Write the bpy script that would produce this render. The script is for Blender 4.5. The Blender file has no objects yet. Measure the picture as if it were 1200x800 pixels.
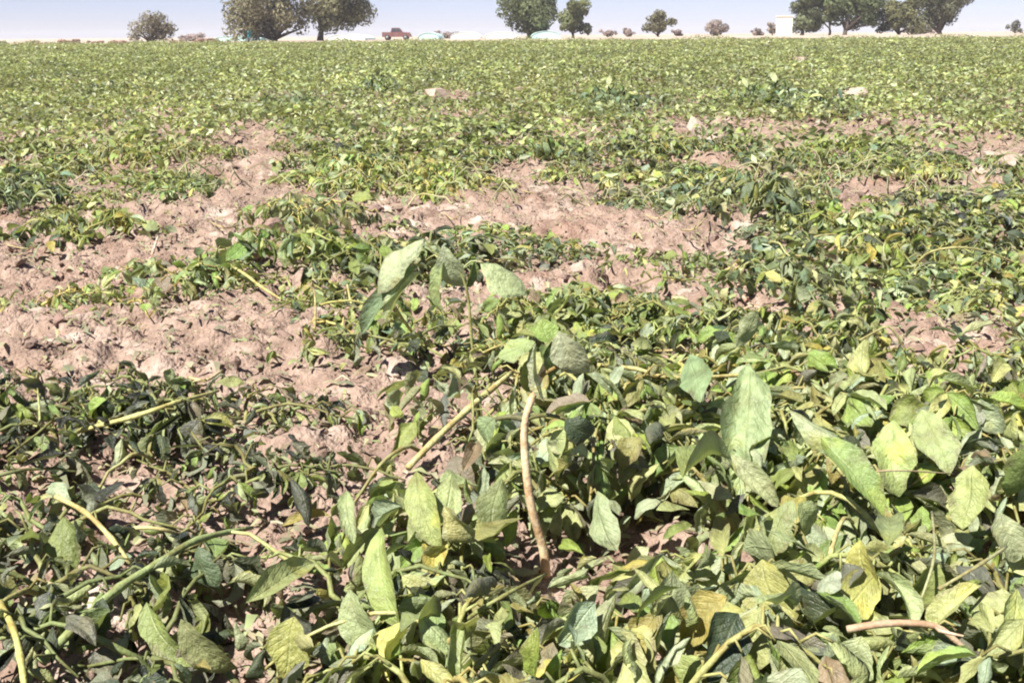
import bpy, math, random
import numpy as np
from mathutils import Vector, Matrix, Quaternion

# ------------------------------------------------------------------ camera, sky, sun, exposure
SC = bpy.context.scene
COL = SC.collection
CAM_H = 0.84
F_PX = 1250.0                      # focal length in pixels of the 1200 px wide photograph
PITCH = math.radians(16.02)
ROLL = math.radians(-0.42)
SUN_EL, SUN_AZ = math.radians(55), math.radians(46)   # azimuth: behind the left shoulder

cam_data = bpy.data.cameras.new('camera')
cam_data.sensor_width = 36.0
cam_data.lens = 36.0 * F_PX / 1200.0
cam_data.clip_start = 0.05
cam_data.clip_end = 12000
cam = bpy.data.objects.new('camera', cam_data)
COL.objects.link(cam)
CAM_M = (Matrix.Translation((0, 0, CAM_H)) @ Matrix.Rotation(math.radians(90) - PITCH, 4, 'X')
         @ Matrix.Rotation(ROLL, 4, 'Z'))
cam.matrix_world = CAM_M
SC.camera = cam
CAM_INV = CAM_M.inverted()

world = bpy.data.worlds.new('World')
SC.world = world
world.use_nodes = True
wn = world.node_tree.nodes
wl = world.node_tree.links
wn.clear()
sky = wn.new('ShaderNodeTexSky')
sky.sky_type = 'NISHITA'
sky.sun_disc = False
S = Vector((-math.cos(SUN_EL) * math.cos(SUN_AZ), -math.cos(SUN_EL) * math.sin(SUN_AZ), math.sin(SUN_EL)))
sky.sun_elevation = SUN_EL
sky.sun_rotation = math.atan2(S.x, S.y)
sky.altitude = 0
sky.air_density = 0.5
sky.dust_density = 0.3
sky.ozone_density = 1.0
bg = wn.new('ShaderNodeBackground')
bg.inputs['Strength'].default_value = 0.057
wo = wn.new('ShaderNodeOutputWorld')
wb = wn.new('ShaderNodeMix')          # the camera's white balance, over the whole sky
wb.data_type = 'RGBA'; wb.blend_type = 'MULTIPLY'; wb.inputs[0].default_value = 1.0
wb.inputs[7].default_value = (1.06, 0.90, 0.99, 1)
wl.new(sky.outputs[0], wb.inputs[6])
wl.new(wb.outputs[2], bg.inputs[0])
wl.new(bg.outputs[0], wo.inputs[0])

sun_d = bpy.data.lights.new('sun', 'SUN')
sun_d.energy = 5.0
sun_d.angle = math.radians(0.5)
sun_d.color = (1.0, 0.955, 0.88)
sun = bpy.data.objects.new('sun', sun_d)
COL.objects.link(sun)
sun.rotation_euler = S.to_track_quat('Z', 'Y').to_euler()

SC.view_settings.view_transform = 'Standard'
SC.view_settings.look = 'None'
SC.view_settings.gamma = 1.0
SC.view_settings.exposure = 1.3
SC.view_settings.use_curve_mapping = False
SC.render.engine = 'CYCLES'
SC.cycles.max_bounces = 6
SC.cycles.diffuse_bounces = 3
SC.cycles.transmission_bounces = 4
SC.cycles.use_denoising = True
SC.cycles.pixel_filter_type = 'BLACKMAN_HARRIS'
SC.cycles.filter_width = 2.0     # the soft focus of a small camera

R = random.Random(11)
NP = np.random.RandomState(5)

# ------------------------------------------------------------------ pixel <-> place
def ray(px, py):
    d = Vector(((px - 600) / F_PX, -(py - 400) / F_PX, -1.0))
    return (CAM_M.to_3x3() @ d).normalized()

def at(px, py, z=0.0):
    """the place at height z seen at a pixel of the photograph"""
    d = ray(px, py)
    t = (z - CAM_H) / d.z
    return Vector((0, 0, CAM_H)) + d * t

def at_y(px, py, y):
    d = ray(px, py)
    return Vector((0, 0, CAM_H)) + d * (y / d.y)

def px_of(p):
    q = CAM_INV @ Vector(p)
    return 600 + F_PX * q.x / -q.z, 400 - F_PX * q.y / -q.z

CI = np.array(CAM_INV)
def px_np(P):
    q = P @ CI[:3, :3].T + CI[:3, 3]
    w = np.maximum(-q[:, 2], 1e-3)
    return 600 + F_PX * q[:, 0] / w, 400 - F_PX * q[:, 1] / w

# ------------------------------------------------------------------ noise
_perm = np.random.RandomState(3).permutation(512)
def _h(ix, iy):
    return _perm[(_perm[ix & 511] + iy) & 511]
def noise2(x, y):
    x = np.asarray(x, float); y = np.asarray(y, float)
    ix = np.floor(x).astype(int); iy = np.floor(y).astype(int)
    fx = x - ix; fy = y - iy
    def g(dx, dy):
        a = _h(ix + dx, iy + dy) * (2 * math.pi / 512)
        return np.cos(a) * (fx - dx) + np.sin(a) * (fy - dy)
    u = fx * fx * fx * (fx * (fx * 6 - 15) + 10)
    v = fy * fy * fy * (fy * (fy * 6 - 15) + 10)
    a = g(0, 0) * (1 - u) + g(1, 0) * u
    b = g(0, 1) * (1 - u) + g(1, 1) * u
    return (a * (1 - v) + b * v) * 1.5
def cells(x, y):
    """distance to the nearest cell point and to the border (broken clods)"""
    ix = np.floor(x).astype(int); iy = np.floor(y).astype(int)
    d1 = np.full(x.shape, 9.0); d2 = np.full(x.shape, 9.0); idv = np.zeros(x.shape)
    for dx in (-1, 0, 1):
        for dy in (-1, 0, 1):
            h1 = _h(ix + dx, iy + dy) / 512.0
            h2 = _h(ix + dx + 57, iy + dy + 131) / 512.0
            d = np.hypot(ix + dx + h1 - x, iy + dy + h2 - y)
            nearer = d < d1
            d2 = np.where(nearer, d1, np.minimum(d2, d))
            tilt = np.cos(h1 * 40) * (x - ix - dx - h1) + np.sin(h1 * 40) * (y - iy - dy - h2)
            idv = np.where(nearer, h1 * 0.7 + h2 * 0.3 + 0.9 * tilt, idv)
            d1 = np.where(nearer, d, d1)
    return d1, d2 - d1, idv
def sstep(a, b, x):
    t = np.clip((x - a) / (b - a), 0, 1)
    return t * t * (3 - 2 * t)

FIELD_END = 108.0
def bank(x, y):
    return sstep(FIELD_END - 2, FIELD_END + 16, y) * (0.30 + 0.0025 * np.clip(x, -60, 60)) + \
        0.10 * sstep(FIELD_END, FIELD_END + 30, y) * noise2(x * 0.06, y * 0.05)
def ground_z(x, y):
    x = np.asarray(x, float); y = np.asarray(y, float)
    near = 1 - sstep(9, 40, y)
    z = 0.035 * noise2(x * 0.9 + 3, y * 1.3) * (0.3 + 0.7 * near) + 0.045 * noise2(x * 0.35, y * 1.1 + 9) * (0.3 + 0.7 * near)
    z = z + near * 0.018 * noise2(x * 5, y * 5)
    z = z + near * 0.016 * noise2(x * 11 + 5, y * 11) + near * 0.008 * noise2(x * 24, y * 24 + 8)
    d1, e, idv = cells(x * 7.5 + 0.6 * noise2(x * 4, y * 4), y * 7.5 + 0.6 * noise2(x * 4 + 40, y * 4))
    z = z + near * (0.042 * (idv - 0.4) * sstep(0.0, 0.12, e))
    d1, e, idv = cells(x * 19 + 2, y * 19)
    z = z + near * 0.015 * (idv - 0.3) * sstep(0.0, 0.14, e)
    return z + bank(x, y)
def gz(x, y):
    return float(ground_z(np.array([x]), np.array([y]))[0])

# ------------------------------------------------------------------ object helpers
def props(o, label=None, cat=None, group=None, kind=None):
    if label: o['label'] = label
    if cat: o['category'] = cat
    if group: o['group'] = group
    if kind: o['kind'] = kind
    return o
def empty(name, loc, rz=0.0):
    o = bpy.data.objects.new(name, None)
    o.empty_display_size = 0.05
    COL.objects.link(o)
    o.location = loc
    o.rotation_euler = (0, 0, rz)
    return o
def link(name, me, parent=None, M=None, color=None):
    o = bpy.data.objects.new(name, me)
    COL.objects.link(o)
    if parent is not None: o.parent = parent
    if M is not None: o.matrix_local = M
    if color is not None: o.color = (color[0], color[1], color[2], 1)
    return o
def np_mesh(name, V, Fq, mat, uv=None, tint=None, smooth=True):
    """mesh from arrays: V (n,3), Fq (m,k) faces all of one size, uv (n,2) per vertex, tint (n,3) per vertex"""
    me = bpy.data.meshes.new(name)
    V = np.ascontiguousarray(V, dtype=np.float32)
    Fq = np.ascontiguousarray(Fq, dtype=np.int32)
    m, k = Fq.shape
    me.vertices.add(len(V)); me.vertices.foreach_set('co', V.ravel())
    me.loops.add(m * k); me.loops.foreach_set('vertex_index', Fq.ravel())
    me.polygons.add(m)
    me.polygons.foreach_set('loop_start', np.arange(0, m * k, k, dtype=np.int32))
    if smooth: me.polygons.foreach_set('use_smooth', np.ones(m, dtype=bool))
    if uv is not None:
        l = me.uv_layers.new(name='UVMap')
        l.data.foreach_set('uv', np.ascontiguousarray(uv[Fq.ravel()], dtype=np.float32).ravel())
    t = np.ones((len(V), 4), np.float32)
    if tint is not None: t[:, :3] = tint
    a = me.color_attributes.new('tint', 'FLOAT_COLOR', 'POINT')
    a.data.foreach_set('color', t.ravel())
    me.update(calc_edges=True)
    me.materials.append(mat)
    return me
class MB:
    """collects quads/tris into one mesh"""
    def __init__(s): s.v = []; s.f = []
    def tube(s, pts, radii, n=7, cap=True):
        pts = [Vector(p) for p in pts]
        b = len(s.v); up = Vector((0.13, 0.31, 0.94))
        for i, p in enumerate(pts):
            t = (pts[min(i + 1, len(pts) - 1)] - pts[max(i - 1, 0)])
            t = t.normalized() if t.length > 1e-9 else Vector((0, 0, 1))
            a = t.cross(up)
            if a.length < 0.15: a = t.cross(Vector((1, 0, 0)))
            a.normalize(); c = t.cross(a)
            for k in range(n):
                w = 2 * math.pi * k / n
                s.v.append(p + (a * math.cos(w) + c * math.sin(w)) * radii[i])
        for i in range(len(pts) - 1):
            for k in range(n):
                k2 = (k + 1) % n
                s.f.append((b + i * n + k, b + i * n + k2, b + (i + 1) * n + k2, b + (i + 1) * n + k))
        if cap:
            s.f.append(tuple(b + (len(pts) - 1) * n + k for k in range(n)))
            s.f.append(tuple(b + n - 1 - k for k in range(n)))
    def box(s, lo, hi):
        b = len(s.v)
        for z in (lo[2], hi[2]):
            for x, y in ((lo[0], lo[1]), (hi[0], lo[1]), (hi[0], hi[1]), (lo[0], hi[1])):
                s.v.append(Vector((x, y, z)))
        for f in ((3, 2, 1, 0), (4, 5, 6, 7), (0, 1, 5, 4), (1, 2, 6, 5), (2, 3, 7, 6), (3, 0, 4, 7)):
            s.f.append(tuple(b + i for i in f))
    def prism(s, prof, y0, y1):
        """profile of (x, z) points extruded along y"""
        b = len(s.v); n = len(prof)
        for y in (y0, y1):
            for x, z in prof: s.v.append(Vector((x, y, z)))
        s.f.append(tuple(b + i for i in range(n)))
        s.f.append(tuple(b + n + n - 1 - i for i in range(n)))
        for i in range(n):
            j = (i + 1) % n
            s.f.append((b + j, b + i, b + n + i, b + n + j))
    def mesh(s, name, mat, smooth=True):
        me = bpy.data.meshes.new(name)
        me.from_pydata([tuple(v) for v in s.v], [], s.f)
        if smooth: me.polygons.foreach_set('use_smooth', [True] * len(me.polygons))
        a = me.color_attributes.new('tint', 'FLOAT_COLOR', 'POINT')
        a.data.foreach_set('color', np.ones(len(s.v) * 4, np.float32))
        me.materials.append(mat)
        me.update()
        return me

# ------------------------------------------------------------------ materials
class NT:
    def __init__(s, name):
        s.m = bpy.data.materials.new(name); s.m.use_nodes = True
        s.t = s.m.node_tree; s.t.nodes.clear()
    def n(s, typ, **kw):
        o = s.t.nodes.new(typ)
        for k, v in kw.items(): setattr(o, k, v)
        return o
    def l(s, a, b): s.t.links.new(a, b)
    def noise(s, vec, scale, detail=3, rough=0.55):
        o = s.n('ShaderNodeTexNoise'); o.inputs['Scale'].default_value = scale
        o.inputs['Detail'].default_value = detail; o.inputs['Roughness'].default_value = rough
        if vec is not None: s.l(vec, o.inputs['Vector'])
        return o.outputs[0]
    def ramp(s, fac, pts):
        o = s.n('ShaderNodeValToRGB'); e = o.color_ramp.elements
        while len(e) < len(pts): e.new(0.5)
        for q, (p, c) in zip(e, pts):
            q.position = p; q.color = (c[0], c[1], c[2], 1) if not isinstance(c, (int, float)) else (c, c, c, 1)
        s.l(fac, o.inputs[0]); return o.outputs[0]
    def mix(s, fac, a, b, mode='MIX'):
        o = s.n('ShaderNodeMix', data_type='RGBA', blend_type=mode)
        for sock, v in ((o.inputs[0], fac), (o.inputs[6], a), (o.inputs[7], b)):
            if isinstance(v, (int, float)): sock.default_value = v
            elif isinstance(v, tuple): sock.default_value = (v[0], v[1], v[2], 1)
            else: s.l(v, sock)
        return o.outputs[2]
    def math(s, op, a, b=None, clamp=False):
        o = s.n('ShaderNodeMath', operation=op, use_clamp=clamp)
        for i, v in ((0, a), (1, b)):
            if v is None: continue
            if isinstance(v, (int, float)): o.inputs[i].default_value = v
            else: s.l(v, o.inputs[i])
        return o.outputs[0]
    def bump(s, h, strength, dist):
        o = s.n('ShaderNodeBump'); o.inputs['Strength'].default_value = strength
        o.inputs['Distance'].default_value = dist; s.l(h, o.inputs['Height']); return o.outputs[0]
    def out(s, sh): 
        o = s.n('ShaderNodeOutputMaterial'); s.l(sh, o.inputs['Surface']); return s.m

def leaf_material(name, detail=True):
    t = NT(name)
    att = t.n('ShaderNodeAttribute', attribute_name='tint').outputs[0]
    oi = t.n('ShaderNodeObjectInfo')
    base = t.mix(1.0, att, oi.outputs['Color'], 'MULTIPLY')
    geo = t.n('ShaderNodeNewGeometry')
    pos = geo.outputs['Position']
    n1 = t.noise(pos, 55, 3)
    n2 = t.noise(pos, 16, 2)
    base = t.mix(1.0, base, t.ramp(n1, [(0.25, 0.68), (0.5, 1.0), (0.78, 1.3)]), 'MULTIPLY')
    # frost-scorched patches
    sc = t.ramp(n2, [(0.56, 0.0), (0.68, 0.75)])
    base = t.mix(t.math('MULTIPLY', sc, 0.75), base, t.mix(1.0, base, (0.68, 0.60, 0.52), 'MULTIPLY'))
    yl = t.ramp(n2, [(0.30, 0.55), (0.42, 0.0)])
    base = t.mix(yl, base, t.mix(1.0, base, (1.3, 1.12, 0.62), 'MULTIPLY'))
    # underside is paler and greyer
    under = t.mix(0.45, base, (0.31, 0.335, 0.21))
    base = t.mix(geo.outputs['Backfacing'], base, under)
    normal = None
    if detail:
        uv = t.n('ShaderNodeSeparateXYZ'); t.l(t.n('ShaderNodeUVMap').outputs[0], uv.inputs[0])
        au = t.math('ABSOLUTE', t.math('SUBTRACT', uv.outputs[0], 0.5))
        rib = t.math('SUBTRACT', 1.0, t.math('MULTIPLY', au, 22), clamp=True)
        ph = t.math('MULTIPLY', t.math('SUBTRACT', uv.outputs[1], t.math('MULTIPLY', au, 0.62)), 52)
        vein = t.math('POWER', t.math('MULTIPLY', t.math('ADD', t.math('SINE', ph), 1.0), 0.5), 7)
        base = t.mix(t.math('MULTIPLY', rib, 0.40), base, t.mix(0.5, base, (0.30, 0.32, 0.15)))
        base = t.mix(t.math('MULTIPLY', vein, 0.05), base, (0.26, 0.29, 0.13))
        hgt = t.math('ADD', t.math('ADD', t.math('MULTIPLY', rib, -0.35), t.math('MULTIPLY', vein, -0.12)), t.math('MULTIPLY', t.noise(pos, 90, 4, 0.6), 1.6))
        normal = t.bump(hgt, 0.6, 0.006)
        # scorched margins and tips
        edge = t.math('ADD', t.math('MULTIPLY', au, 2.0), t.math('MULTIPLY', t.math('SUBTRACT', uv.outputs[1], 0.6), 0.5))
        edge = t.math('ADD', edge, t.math('MULTIPLY', t.math('SUBTRACT', t.noise(pos, 30, 2), 0.5), 1.8))
        base = t.mix(t.ramp(edge, [(0.86, 0.0), (1.0, 0.75)]), base, t.mix(0.5, base, (0.13, 0.095, 0.065)))
    p = t.n('ShaderNodeBsdfPrincipled')
    t.l(base, p.inputs['Base Color'])
    t.l(t.ramp(n1, [(0.3, 0.34), (0.7, 0.56)]), p.inputs['Roughness'])
    p.inputs['Specular IOR Level'].default_value = 0.42
    if normal is not None: t.l(normal, p.inputs['Normal'])
    tr = t.n('ShaderNodeBsdfTranslucent')
    t.l(t.mix(1.0, base, (1.15, 1.25, 0.55), 'MULTIPLY'), tr.inputs[0])
    mx = t.n('ShaderNodeMixShader'); mx.inputs[0].default_value = 0.26
    t.l(p.outputs[0], mx.inputs[1]); t.l(tr.outputs[0], mx.inputs[2])
    return t.out(mx.outputs[0])

def stem_material():
    t = NT('stem_skin')
    att = t.n('ShaderNodeAttribute', attribute_name='tint').outputs[0]
    oi = t.n('ShaderNodeObjectInfo')
    base = t.mix(1.0, att, oi.outputs['Color'], 'MULTIPLY')
    geo = t.n('ShaderNodeNewGeometry')
    n1 = t.noise(geo.outputs['Position'], 35, 3); n2 = t.noise(geo.outputs['Position'], 150, 2)
    base = t.mix(t.ramp(n1, [(0.42, 0.0), (0.62, 0.85)]), base, t.mix(1.0, base, (0.66, 0.52, 0.42), 'MULTIPLY'))
    base = t.mix(1.0, base, t.ramp(n2, [(0.3, 0.8), (0.7, 1.2)]), 'MULTIPLY')
    p = t.n('ShaderNodeBsdfPrincipled'); t.l(base, p.inputs['Base Color'])
    p.inputs['Roughness'].default_value = 0.62; p.inputs['Specular IOR Level'].default_value = 0.3
    t.l(t.bump(n2, 0.45, 0.003), p.inputs['Normal'])
    return t.out(p.outputs[0])

def soil_material():
    t = NT('dry_soil')
    geo = t.n('ShaderNodeNewGeometry'); pos = geo.outputs['Position']
    sp = t.n('ShaderNodeSeparateXYZ'); t.l(pos, sp.inputs[0])
    a = t.noise(pos, 1.7, 4); b = t.noise(pos, 9, 5, 0.65); c = t.noise(pos, 70, 4, 0.7)
    col = t.ramp(b, [(0.28, (0.165, 0.112, 0.085)), (0.5, (0.265, 0.190, 0.150)), (0.72, (0.365, 0.275, 0.222))])
    col = t.mix(t.ramp(a, [(0.52, 0.0), (0.68, 0.8)]), col, t.mix(1.0, col, (0.83, 0.72, 0.68), 'MULTIPLY'))
    crust = t.math('MULTIPLY', t.ramp(t.noise(pos, 2.6, 5, 0.6), [(0.53, 0.0), (0.66, 1.0)]), t.ramp(b, [(0.45, 0.0), (0.60, 0.8)]))
    col = t.mix(crust, col, (0.50, 0.425, 0.36))
    col = t.mix(1.0, col, t.ramp(c, [(0.25, 0.72), (0.5, 1.0), (0.75, 1.22)]), 'MULTIPLY')
    far = t.n('ShaderNodeMapRange'); t.l(sp.outputs[1], far.inputs[0])
    far.inputs[1].default_value = FIELD_END - 1; far.inputs[2].default_value = FIELD_END + 4
    sand = t.ramp(t.noise(pos, 0.12, 5, 0.6), [(0.3, (0.27, 0.205, 0.165)), (0.6, (0.42, 0.355, 0.29))])
    col = t.mix(far.outputs[0], col, sand)
    p = t.n('ShaderNodeBsdfPrincipled'); t.l(col, p.inputs['Base Color'])
    p.inputs['Roughness'].default_value = 0.95; p.inputs['Specular IOR Level'].default_value = 0.15
    wob = t.n('ShaderNodeTexNoise'); wob.inputs['Scale'].default_value = 14; t.l(pos, wob.inputs['Vector'])
    off = t.n('ShaderNodeVectorMath', operation='SCALE'); t.l(wob.outputs[1], off.inputs[0]); off.inputs['Scale'].default_value = 0.05
    vec = t.n('ShaderNodeVectorMath', operation='ADD'); t.l(pos, vec.inputs[0]); t.l(off.outputs[0], vec.inputs[1])
    vo = t.n('ShaderNodeTexVoronoi', feature='DISTANCE_TO_EDGE'); vo.inputs['Scale'].default_value = 30; t.l(vec.outputs[0], vo.inputs['Vector'])
    v1 = t.n('ShaderNodeTexVoronoi'); v1.inputs['Scale'].default_value = 75; t.l(vec.outputs[0], v1.inputs['Vector'])
    crack = t.math('ADD', t.math('MULTIPLY', t.ramp(vo.outputs[0], [(0.0, 0.0), (0.16, 1.0)]), 0.16), t.math('MULTIPLY', v1.outputs[0], -0.55))
    bh = t.math('ADD', crack, t.math('ADD', t.math('MULTIPLY', c, 0.5), t.math('MULTIPLY', t.noise(pos, 28, 4, 0.65), 1.2)))
    t.l(t.bump(bh, 0.9, 0.012), p.inputs['Normal'])
    return t.out(p.outputs[0])

def clod_material(name, c0, c1, scale=30):
    t = NT(name)
    geo = t.n('ShaderNodeNewGeometry'); pos = geo.outputs['Position']
    oi = t.n('ShaderNodeObjectInfo')
    n = t.noise(pos, scale, 5, 0.65)
    col = t.mix(1.0, t.ramp(n, [(0.3, c0), (0.7, c1)]), oi.outputs['Color'], 'MULTIPLY')
    p = t.n('ShaderNodeBsdfPrincipled'); t.l(col, p.inputs['Base Color'])
    p.inputs['Roughness'].default_value = 0.95; p.inputs['Specular IOR Level'].default_value = 0.15
    t.l(t.bump(t.noise(pos, scale * 3, 5, 0.7), 0.8, 0.008), p.inputs['Normal'])
    return t.out(p.outputs[0])

def plain(name, c, rough=0.6, var=0.25, scale=3.0, metal=0.0, spec=0.4):
    t = NT(name)
    geo = t.n('ShaderNodeNewGeometry')
    n = t.noise(geo.outputs['Position'], scale, 4, 0.6)
    col = t.mix(1.0, c, t.ramp(n, [(0.25, 1 - var), (0.75, 1 + var * 0.6)]), 'MULTIPLY')
    p = t.n('ShaderNodeBsdfPrincipled'); t.l(col, p.inputs['Base Color'])
    p.inputs['Roughness'].default_value = rough; p.inputs['Metallic'].default_value = metal
    p.inputs['Specular IOR Level'].default_value = spec
    return t.out(p.outputs[0])

M_LEAF = leaf_material('wilted_leaf')
M_LEAF_FAR = leaf_material('field_leaf', detail=False)
M_STEM = stem_material()
M_SOIL = soil_material()
M_CLOD = clod_material('soil_clod', (0.17, 0.118, 0.092), (0.30, 0.222, 0.18))
M_PALE = clod_material('salt_crusted_clod', (0.26, 0.20, 0.163), (0.44, 0.365, 0.305))
M_DRY = plain('dry_stalk', (0.42, 0.30, 0.20), 0.8, 0.35, 40)

# ------------------------------------------------------------------ the ground: one sheet to the horizon
APEX = -1.6
rs = [0.9]
while rs[-1] < 2600:
    r = rs[-1]
    rs.append(r + (0.017 if r < 6.2 else max(0.017, (r - 5.2) * 0.022)))
rs = np.array(rs)
ths = np.radians(np.concatenate([np.arange(-78, -34, 1.0), np.arange(-34, 34, 0.16), np.arange(34, 78.1, 1.0)]))
RR, TT = np.meshgrid(rs, ths, indexing='ij')
gx = RR * np.sin(TT); gy = APEX + RR * np.cos(TT)
gzv = ground_z(gx, gy)
nr, nt = RR.shape
idx = np.arange(nr * nt).reshape(nr, nt)
quads = np.stack([idx[:-1, :-1], idx[:-1, 1:], idx[1:, 1:], idx[1:, :-1]], -1).reshape(-1, 4)[:, ::-1]
ground = link('ground', np_mesh('ground', np.stack([gx, gy, gzv], -1).reshape(-1, 3), quads, M_SOIL, smooth=True))
props(ground, 'dry pinkish brown soil of the field with cracked clods', 'ground', kind='structure')

# bare patches of the field, by where the photograph shows soil: centre, half sizes in pixels, chance a plant is missing
BARE = [(150, 405, 225, 52, .97), (50, 425, 120, 35, .97), (370, 505, 95, 75, .97), (480, 440, 95, 32, .9), (120, 296, 225, 38, .96), (60, 318, 120, 22, .96), (340, 285, 70, 30, .8), (480, 250, 90, 20, .75), (1040, 240, 80, 12, .6), (130, 210, 60, 14, .5), (640, 225, 60, 10, .6), (295, 215, 55, 62, .95),
        (215, 350, 90, 24, .9), (560, 268, 120, 28, .85), (720, 292, 150, 40, .92), (690, 318, 60, 30, .97), (820, 345, 70, 30, .8), (1095, 410, 85, 30, .97),
        (830, 158, 45, 10, .9), (990, 158, 130, 12, .8), (1170, 192, 42, 24, .9), (225, 605, 110, 30, .8), (150, 775, 30, 28, .9), (35, 690, 38, 26, .85),
        (515, 122, 40, 12, .9), (1010, 236, 55, 14, .8), (545, 612, 34, 20, .9), (200, 168, 22, 12, .9), (120, 660, 50, 22, .8), (1070, 785, 40, 22, .9),
        (330, 610, 60, 30, .6), (870, 300, 60, 16, .6), (600, 195, 60, 9, .6), (935, 75, 14, 6, .9), (1040, 150, 40, 14, .6), (300, 250, 60, 30, .9),
        (545, 350, 90, 26, .92), (455, 410, 60, 16, .4), (770, 640, 44, 26, .9), (720, 80, 30, 5, .5), (430, 480, 60, 40, .9), (700, 190, 26, 8, .7)]
def bare_at(px, py, grow=1.0):
    b = 0.0
    for cx, cy, hx, hy, pr in BARE:
        if ((px - cx) / (hx * grow)) ** 2 + ((py - cy) / (hy * grow)) ** 2 < 1: b = max(b, pr)
    return b
def bare_np(px, py):
    b = np.zeros(px.shape)
    for cx, cy, hx, hy, pr in BARE:
        b = np.where(((px - cx) / hx) ** 2 + ((py - cy) / hy) ** 2 < 1, np.maximum(b, pr), b)
    return b

# ------------------------------------------------------------------ leaves
def leaf_arrays(seed, nu, nv, width, fold, roll, droop, wrinkle, twist, wide_at=0.45):
    """a leaf of length 1 along +Y, upper side +Z"""
    r = np.random.RandomState(seed)
    V = []; UV = []
    ph = r.rand(6) * 6.28
    asym = r.uniform(-0.35, 0.35)
    k = math.log(0.5) / math.log(wide_at)
    p = Vector((0, 0, 0)); ang = 0.0
    for i in range(nu + 1):
        t = i / nu
        w = width * 0.5 * max(0.0, math.sin(math.pi * t ** k)) ** 0.78 + (0.012 if 0 < i < nu else 0.006)
        tw = twist * (t - 0.3)
        ang = -droop * (t ** 1.4)
        if i: p = p + Vector((0, math.cos(ang), math.sin(ang))) / nu
        nrm = Vector((0, -math.sin(ang), math.cos(ang)))
        for j in range(nv + 1):
            s = (j / nv) * 2 - 1
            # arc across: fold at the rib, edges rolled
            ro = roll * (1 + asym * (1 if s > 0 else -1)) * (0.7 + 0.5 * math.sin(3.1 * t + ph[0]))
            n_int = 6; x = z = 0.0
            for q in range(n_int):
                u = abs(s) * (q + 0.5) / n_int
                a = fold + ro * u * u
                x += math.cos(a) * abs(s) / n_int; z += math.sin(a) * abs(s) / n_int
            wj = w * (1 + .13 * math.sin(8.5 * t + ph[5] + (2.1 if s > 0 else 0)) + .075 * math.sin(19 * t + ph[3] * (1.7 if s > 0 else 1)))
            x *= wj * (1 if s > 0 else -1); z *= wj
            z += 1.25 * wrinkle * width * (math.sin(9 * t + ph[1] + 2.2 * s) * 0.5 + math.sin(15 * t * (1 + 0.2 * s) + ph[2]) * 0.45 * abs(s) + 0.4 * math.sin(5 * s + ph[3])) * math.sin(math.pi * min(1, t * 1.02))
            cx = math.cos(tw) * x - math.sin(tw) * z; cz = math.sin(tw) * x + math.cos(tw) * z
            side = 0.10 * math.sin(3 * t + ph[4]) * t
            V.append(p + Vector((cx + side, 0, 0)) + nrm * cz)
            UV.append((s * 0.5 + 0.5, t))
    F = []
    for i in range(nu):
        for j in range(nv):
            a = i * (nv + 1) + j
            F.append((a, a + 1, a + nv + 2, a + nv + 1))
    return np.array([tuple(v) for v in V]), np.array(F), np.array(UV)

LEAF_SPECS = [  # width, fold, roll, droop, wrinkle, twist, widest
    (.58, .10, .3, .5, .05, .1, .46), (.54, .25, .2, .9, .06, -.2, .50), (.62, -.15, -.5, .7, .07, .2, .52), (.50, .45, .3, .6, .05, .3, .45),
    (.60, .05, 1.3, .8, .06, -.3, .48), (.56, -.2, -1.4, .9, .07, .2, .5), (.52, .7, .2, .5, .05, 0., .46), (.66, .1, .2, .3, .09, .3, .5),
    (.55, -.4, -1.9, 1.1, .08, -.4, .5), (.60, .3, 1.9, .7, .08, .5, .48), (.48, .9, .5, .8, .05, .2, .45), (.58, 0., -.6, 1.5, .06, -.2, .5),
    (.64, .15, .7, 1.2, .13, .6, .52), (.50, -.1, 2.3, .5, .08, -.2, .47), (.45, -.6, -2.2, 1.3, .10, .7, .48), (.68, .05, -.2, .45, .06, -.1, .52),
    (.55, .5, 1.6, 1.9, .12, .9, .5), (.60, -.5, -1.2, 2.1, .13, -.8, .5), (.42, .8, 2.6, 1.2, .12, 1.2, .45), (.38, -.9, -2.6, 1.6, .13, -1.3, .5),
    (.58, .6, -1.6, .9, .14, .5, .48), (.64, -.3, 1.4, 1.3, .15, -.6, .55), (.52, .3, .9, 2.4, .10, .3, .5), (.60, .9, -.8, .6, .10, -.4, .46)]
HI, LO, MIDRES = [], [], []
for i, sp in enumerate(LEAF_SPECS):
    V, F, UV = leaf_arrays(40 + i, 9, 6, *sp)
    HI.append(np_mesh('leaf', V, F, M_LEAF, UV))
    LO.append(leaf_arrays(40 + i, 4, 2, *sp)); MIDRES.append(leaf_arrays(40 + i, 5, 4, *sp))
CRUMPLED = (8, 9, 12, 13, 14, 10)
FLATTER = (0, 1, 2, 3, 7, 11, 15)

C = dict(pale=(.315, .350, .150), silver=(.315, .360, .215), mid=(.172, .218, .066), green=(.215, .292, .070), dark=(.048, .064, .034),
         grey=(.135, .140, .105), olive=(.240, .220, .075), yellow=(.360, .340, .100), brown=(.205, .165, .110), blue=(.120, .175, .100), black=(.026, .030, .022))
PAL = {
    'pale': dict(pale=34, silver=20, mid=11, green=13, olive=9, grey=7, dark=4, yellow=3, brown=4),
    'dark': dict(dark=30, grey=18, mid=19, silver=8, pale=7, green=6, olive=4, black=19, brown=6),
    'field': dict(pale=26, mid=24, green=16, silver=13, olive=6, dark=9, yellow=2, blue=7, brown=3),
    'yellow': dict(pale=38, yellow=6, green=24, olive=10, mid=14, brown=4, silver=8),
    'blue': dict(blue=36, mid=22, silver=18, dark=14, pale=9)}
PALK = {k: (list(v.keys()), list(v.values())) for k, v in PAL.items()}
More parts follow.
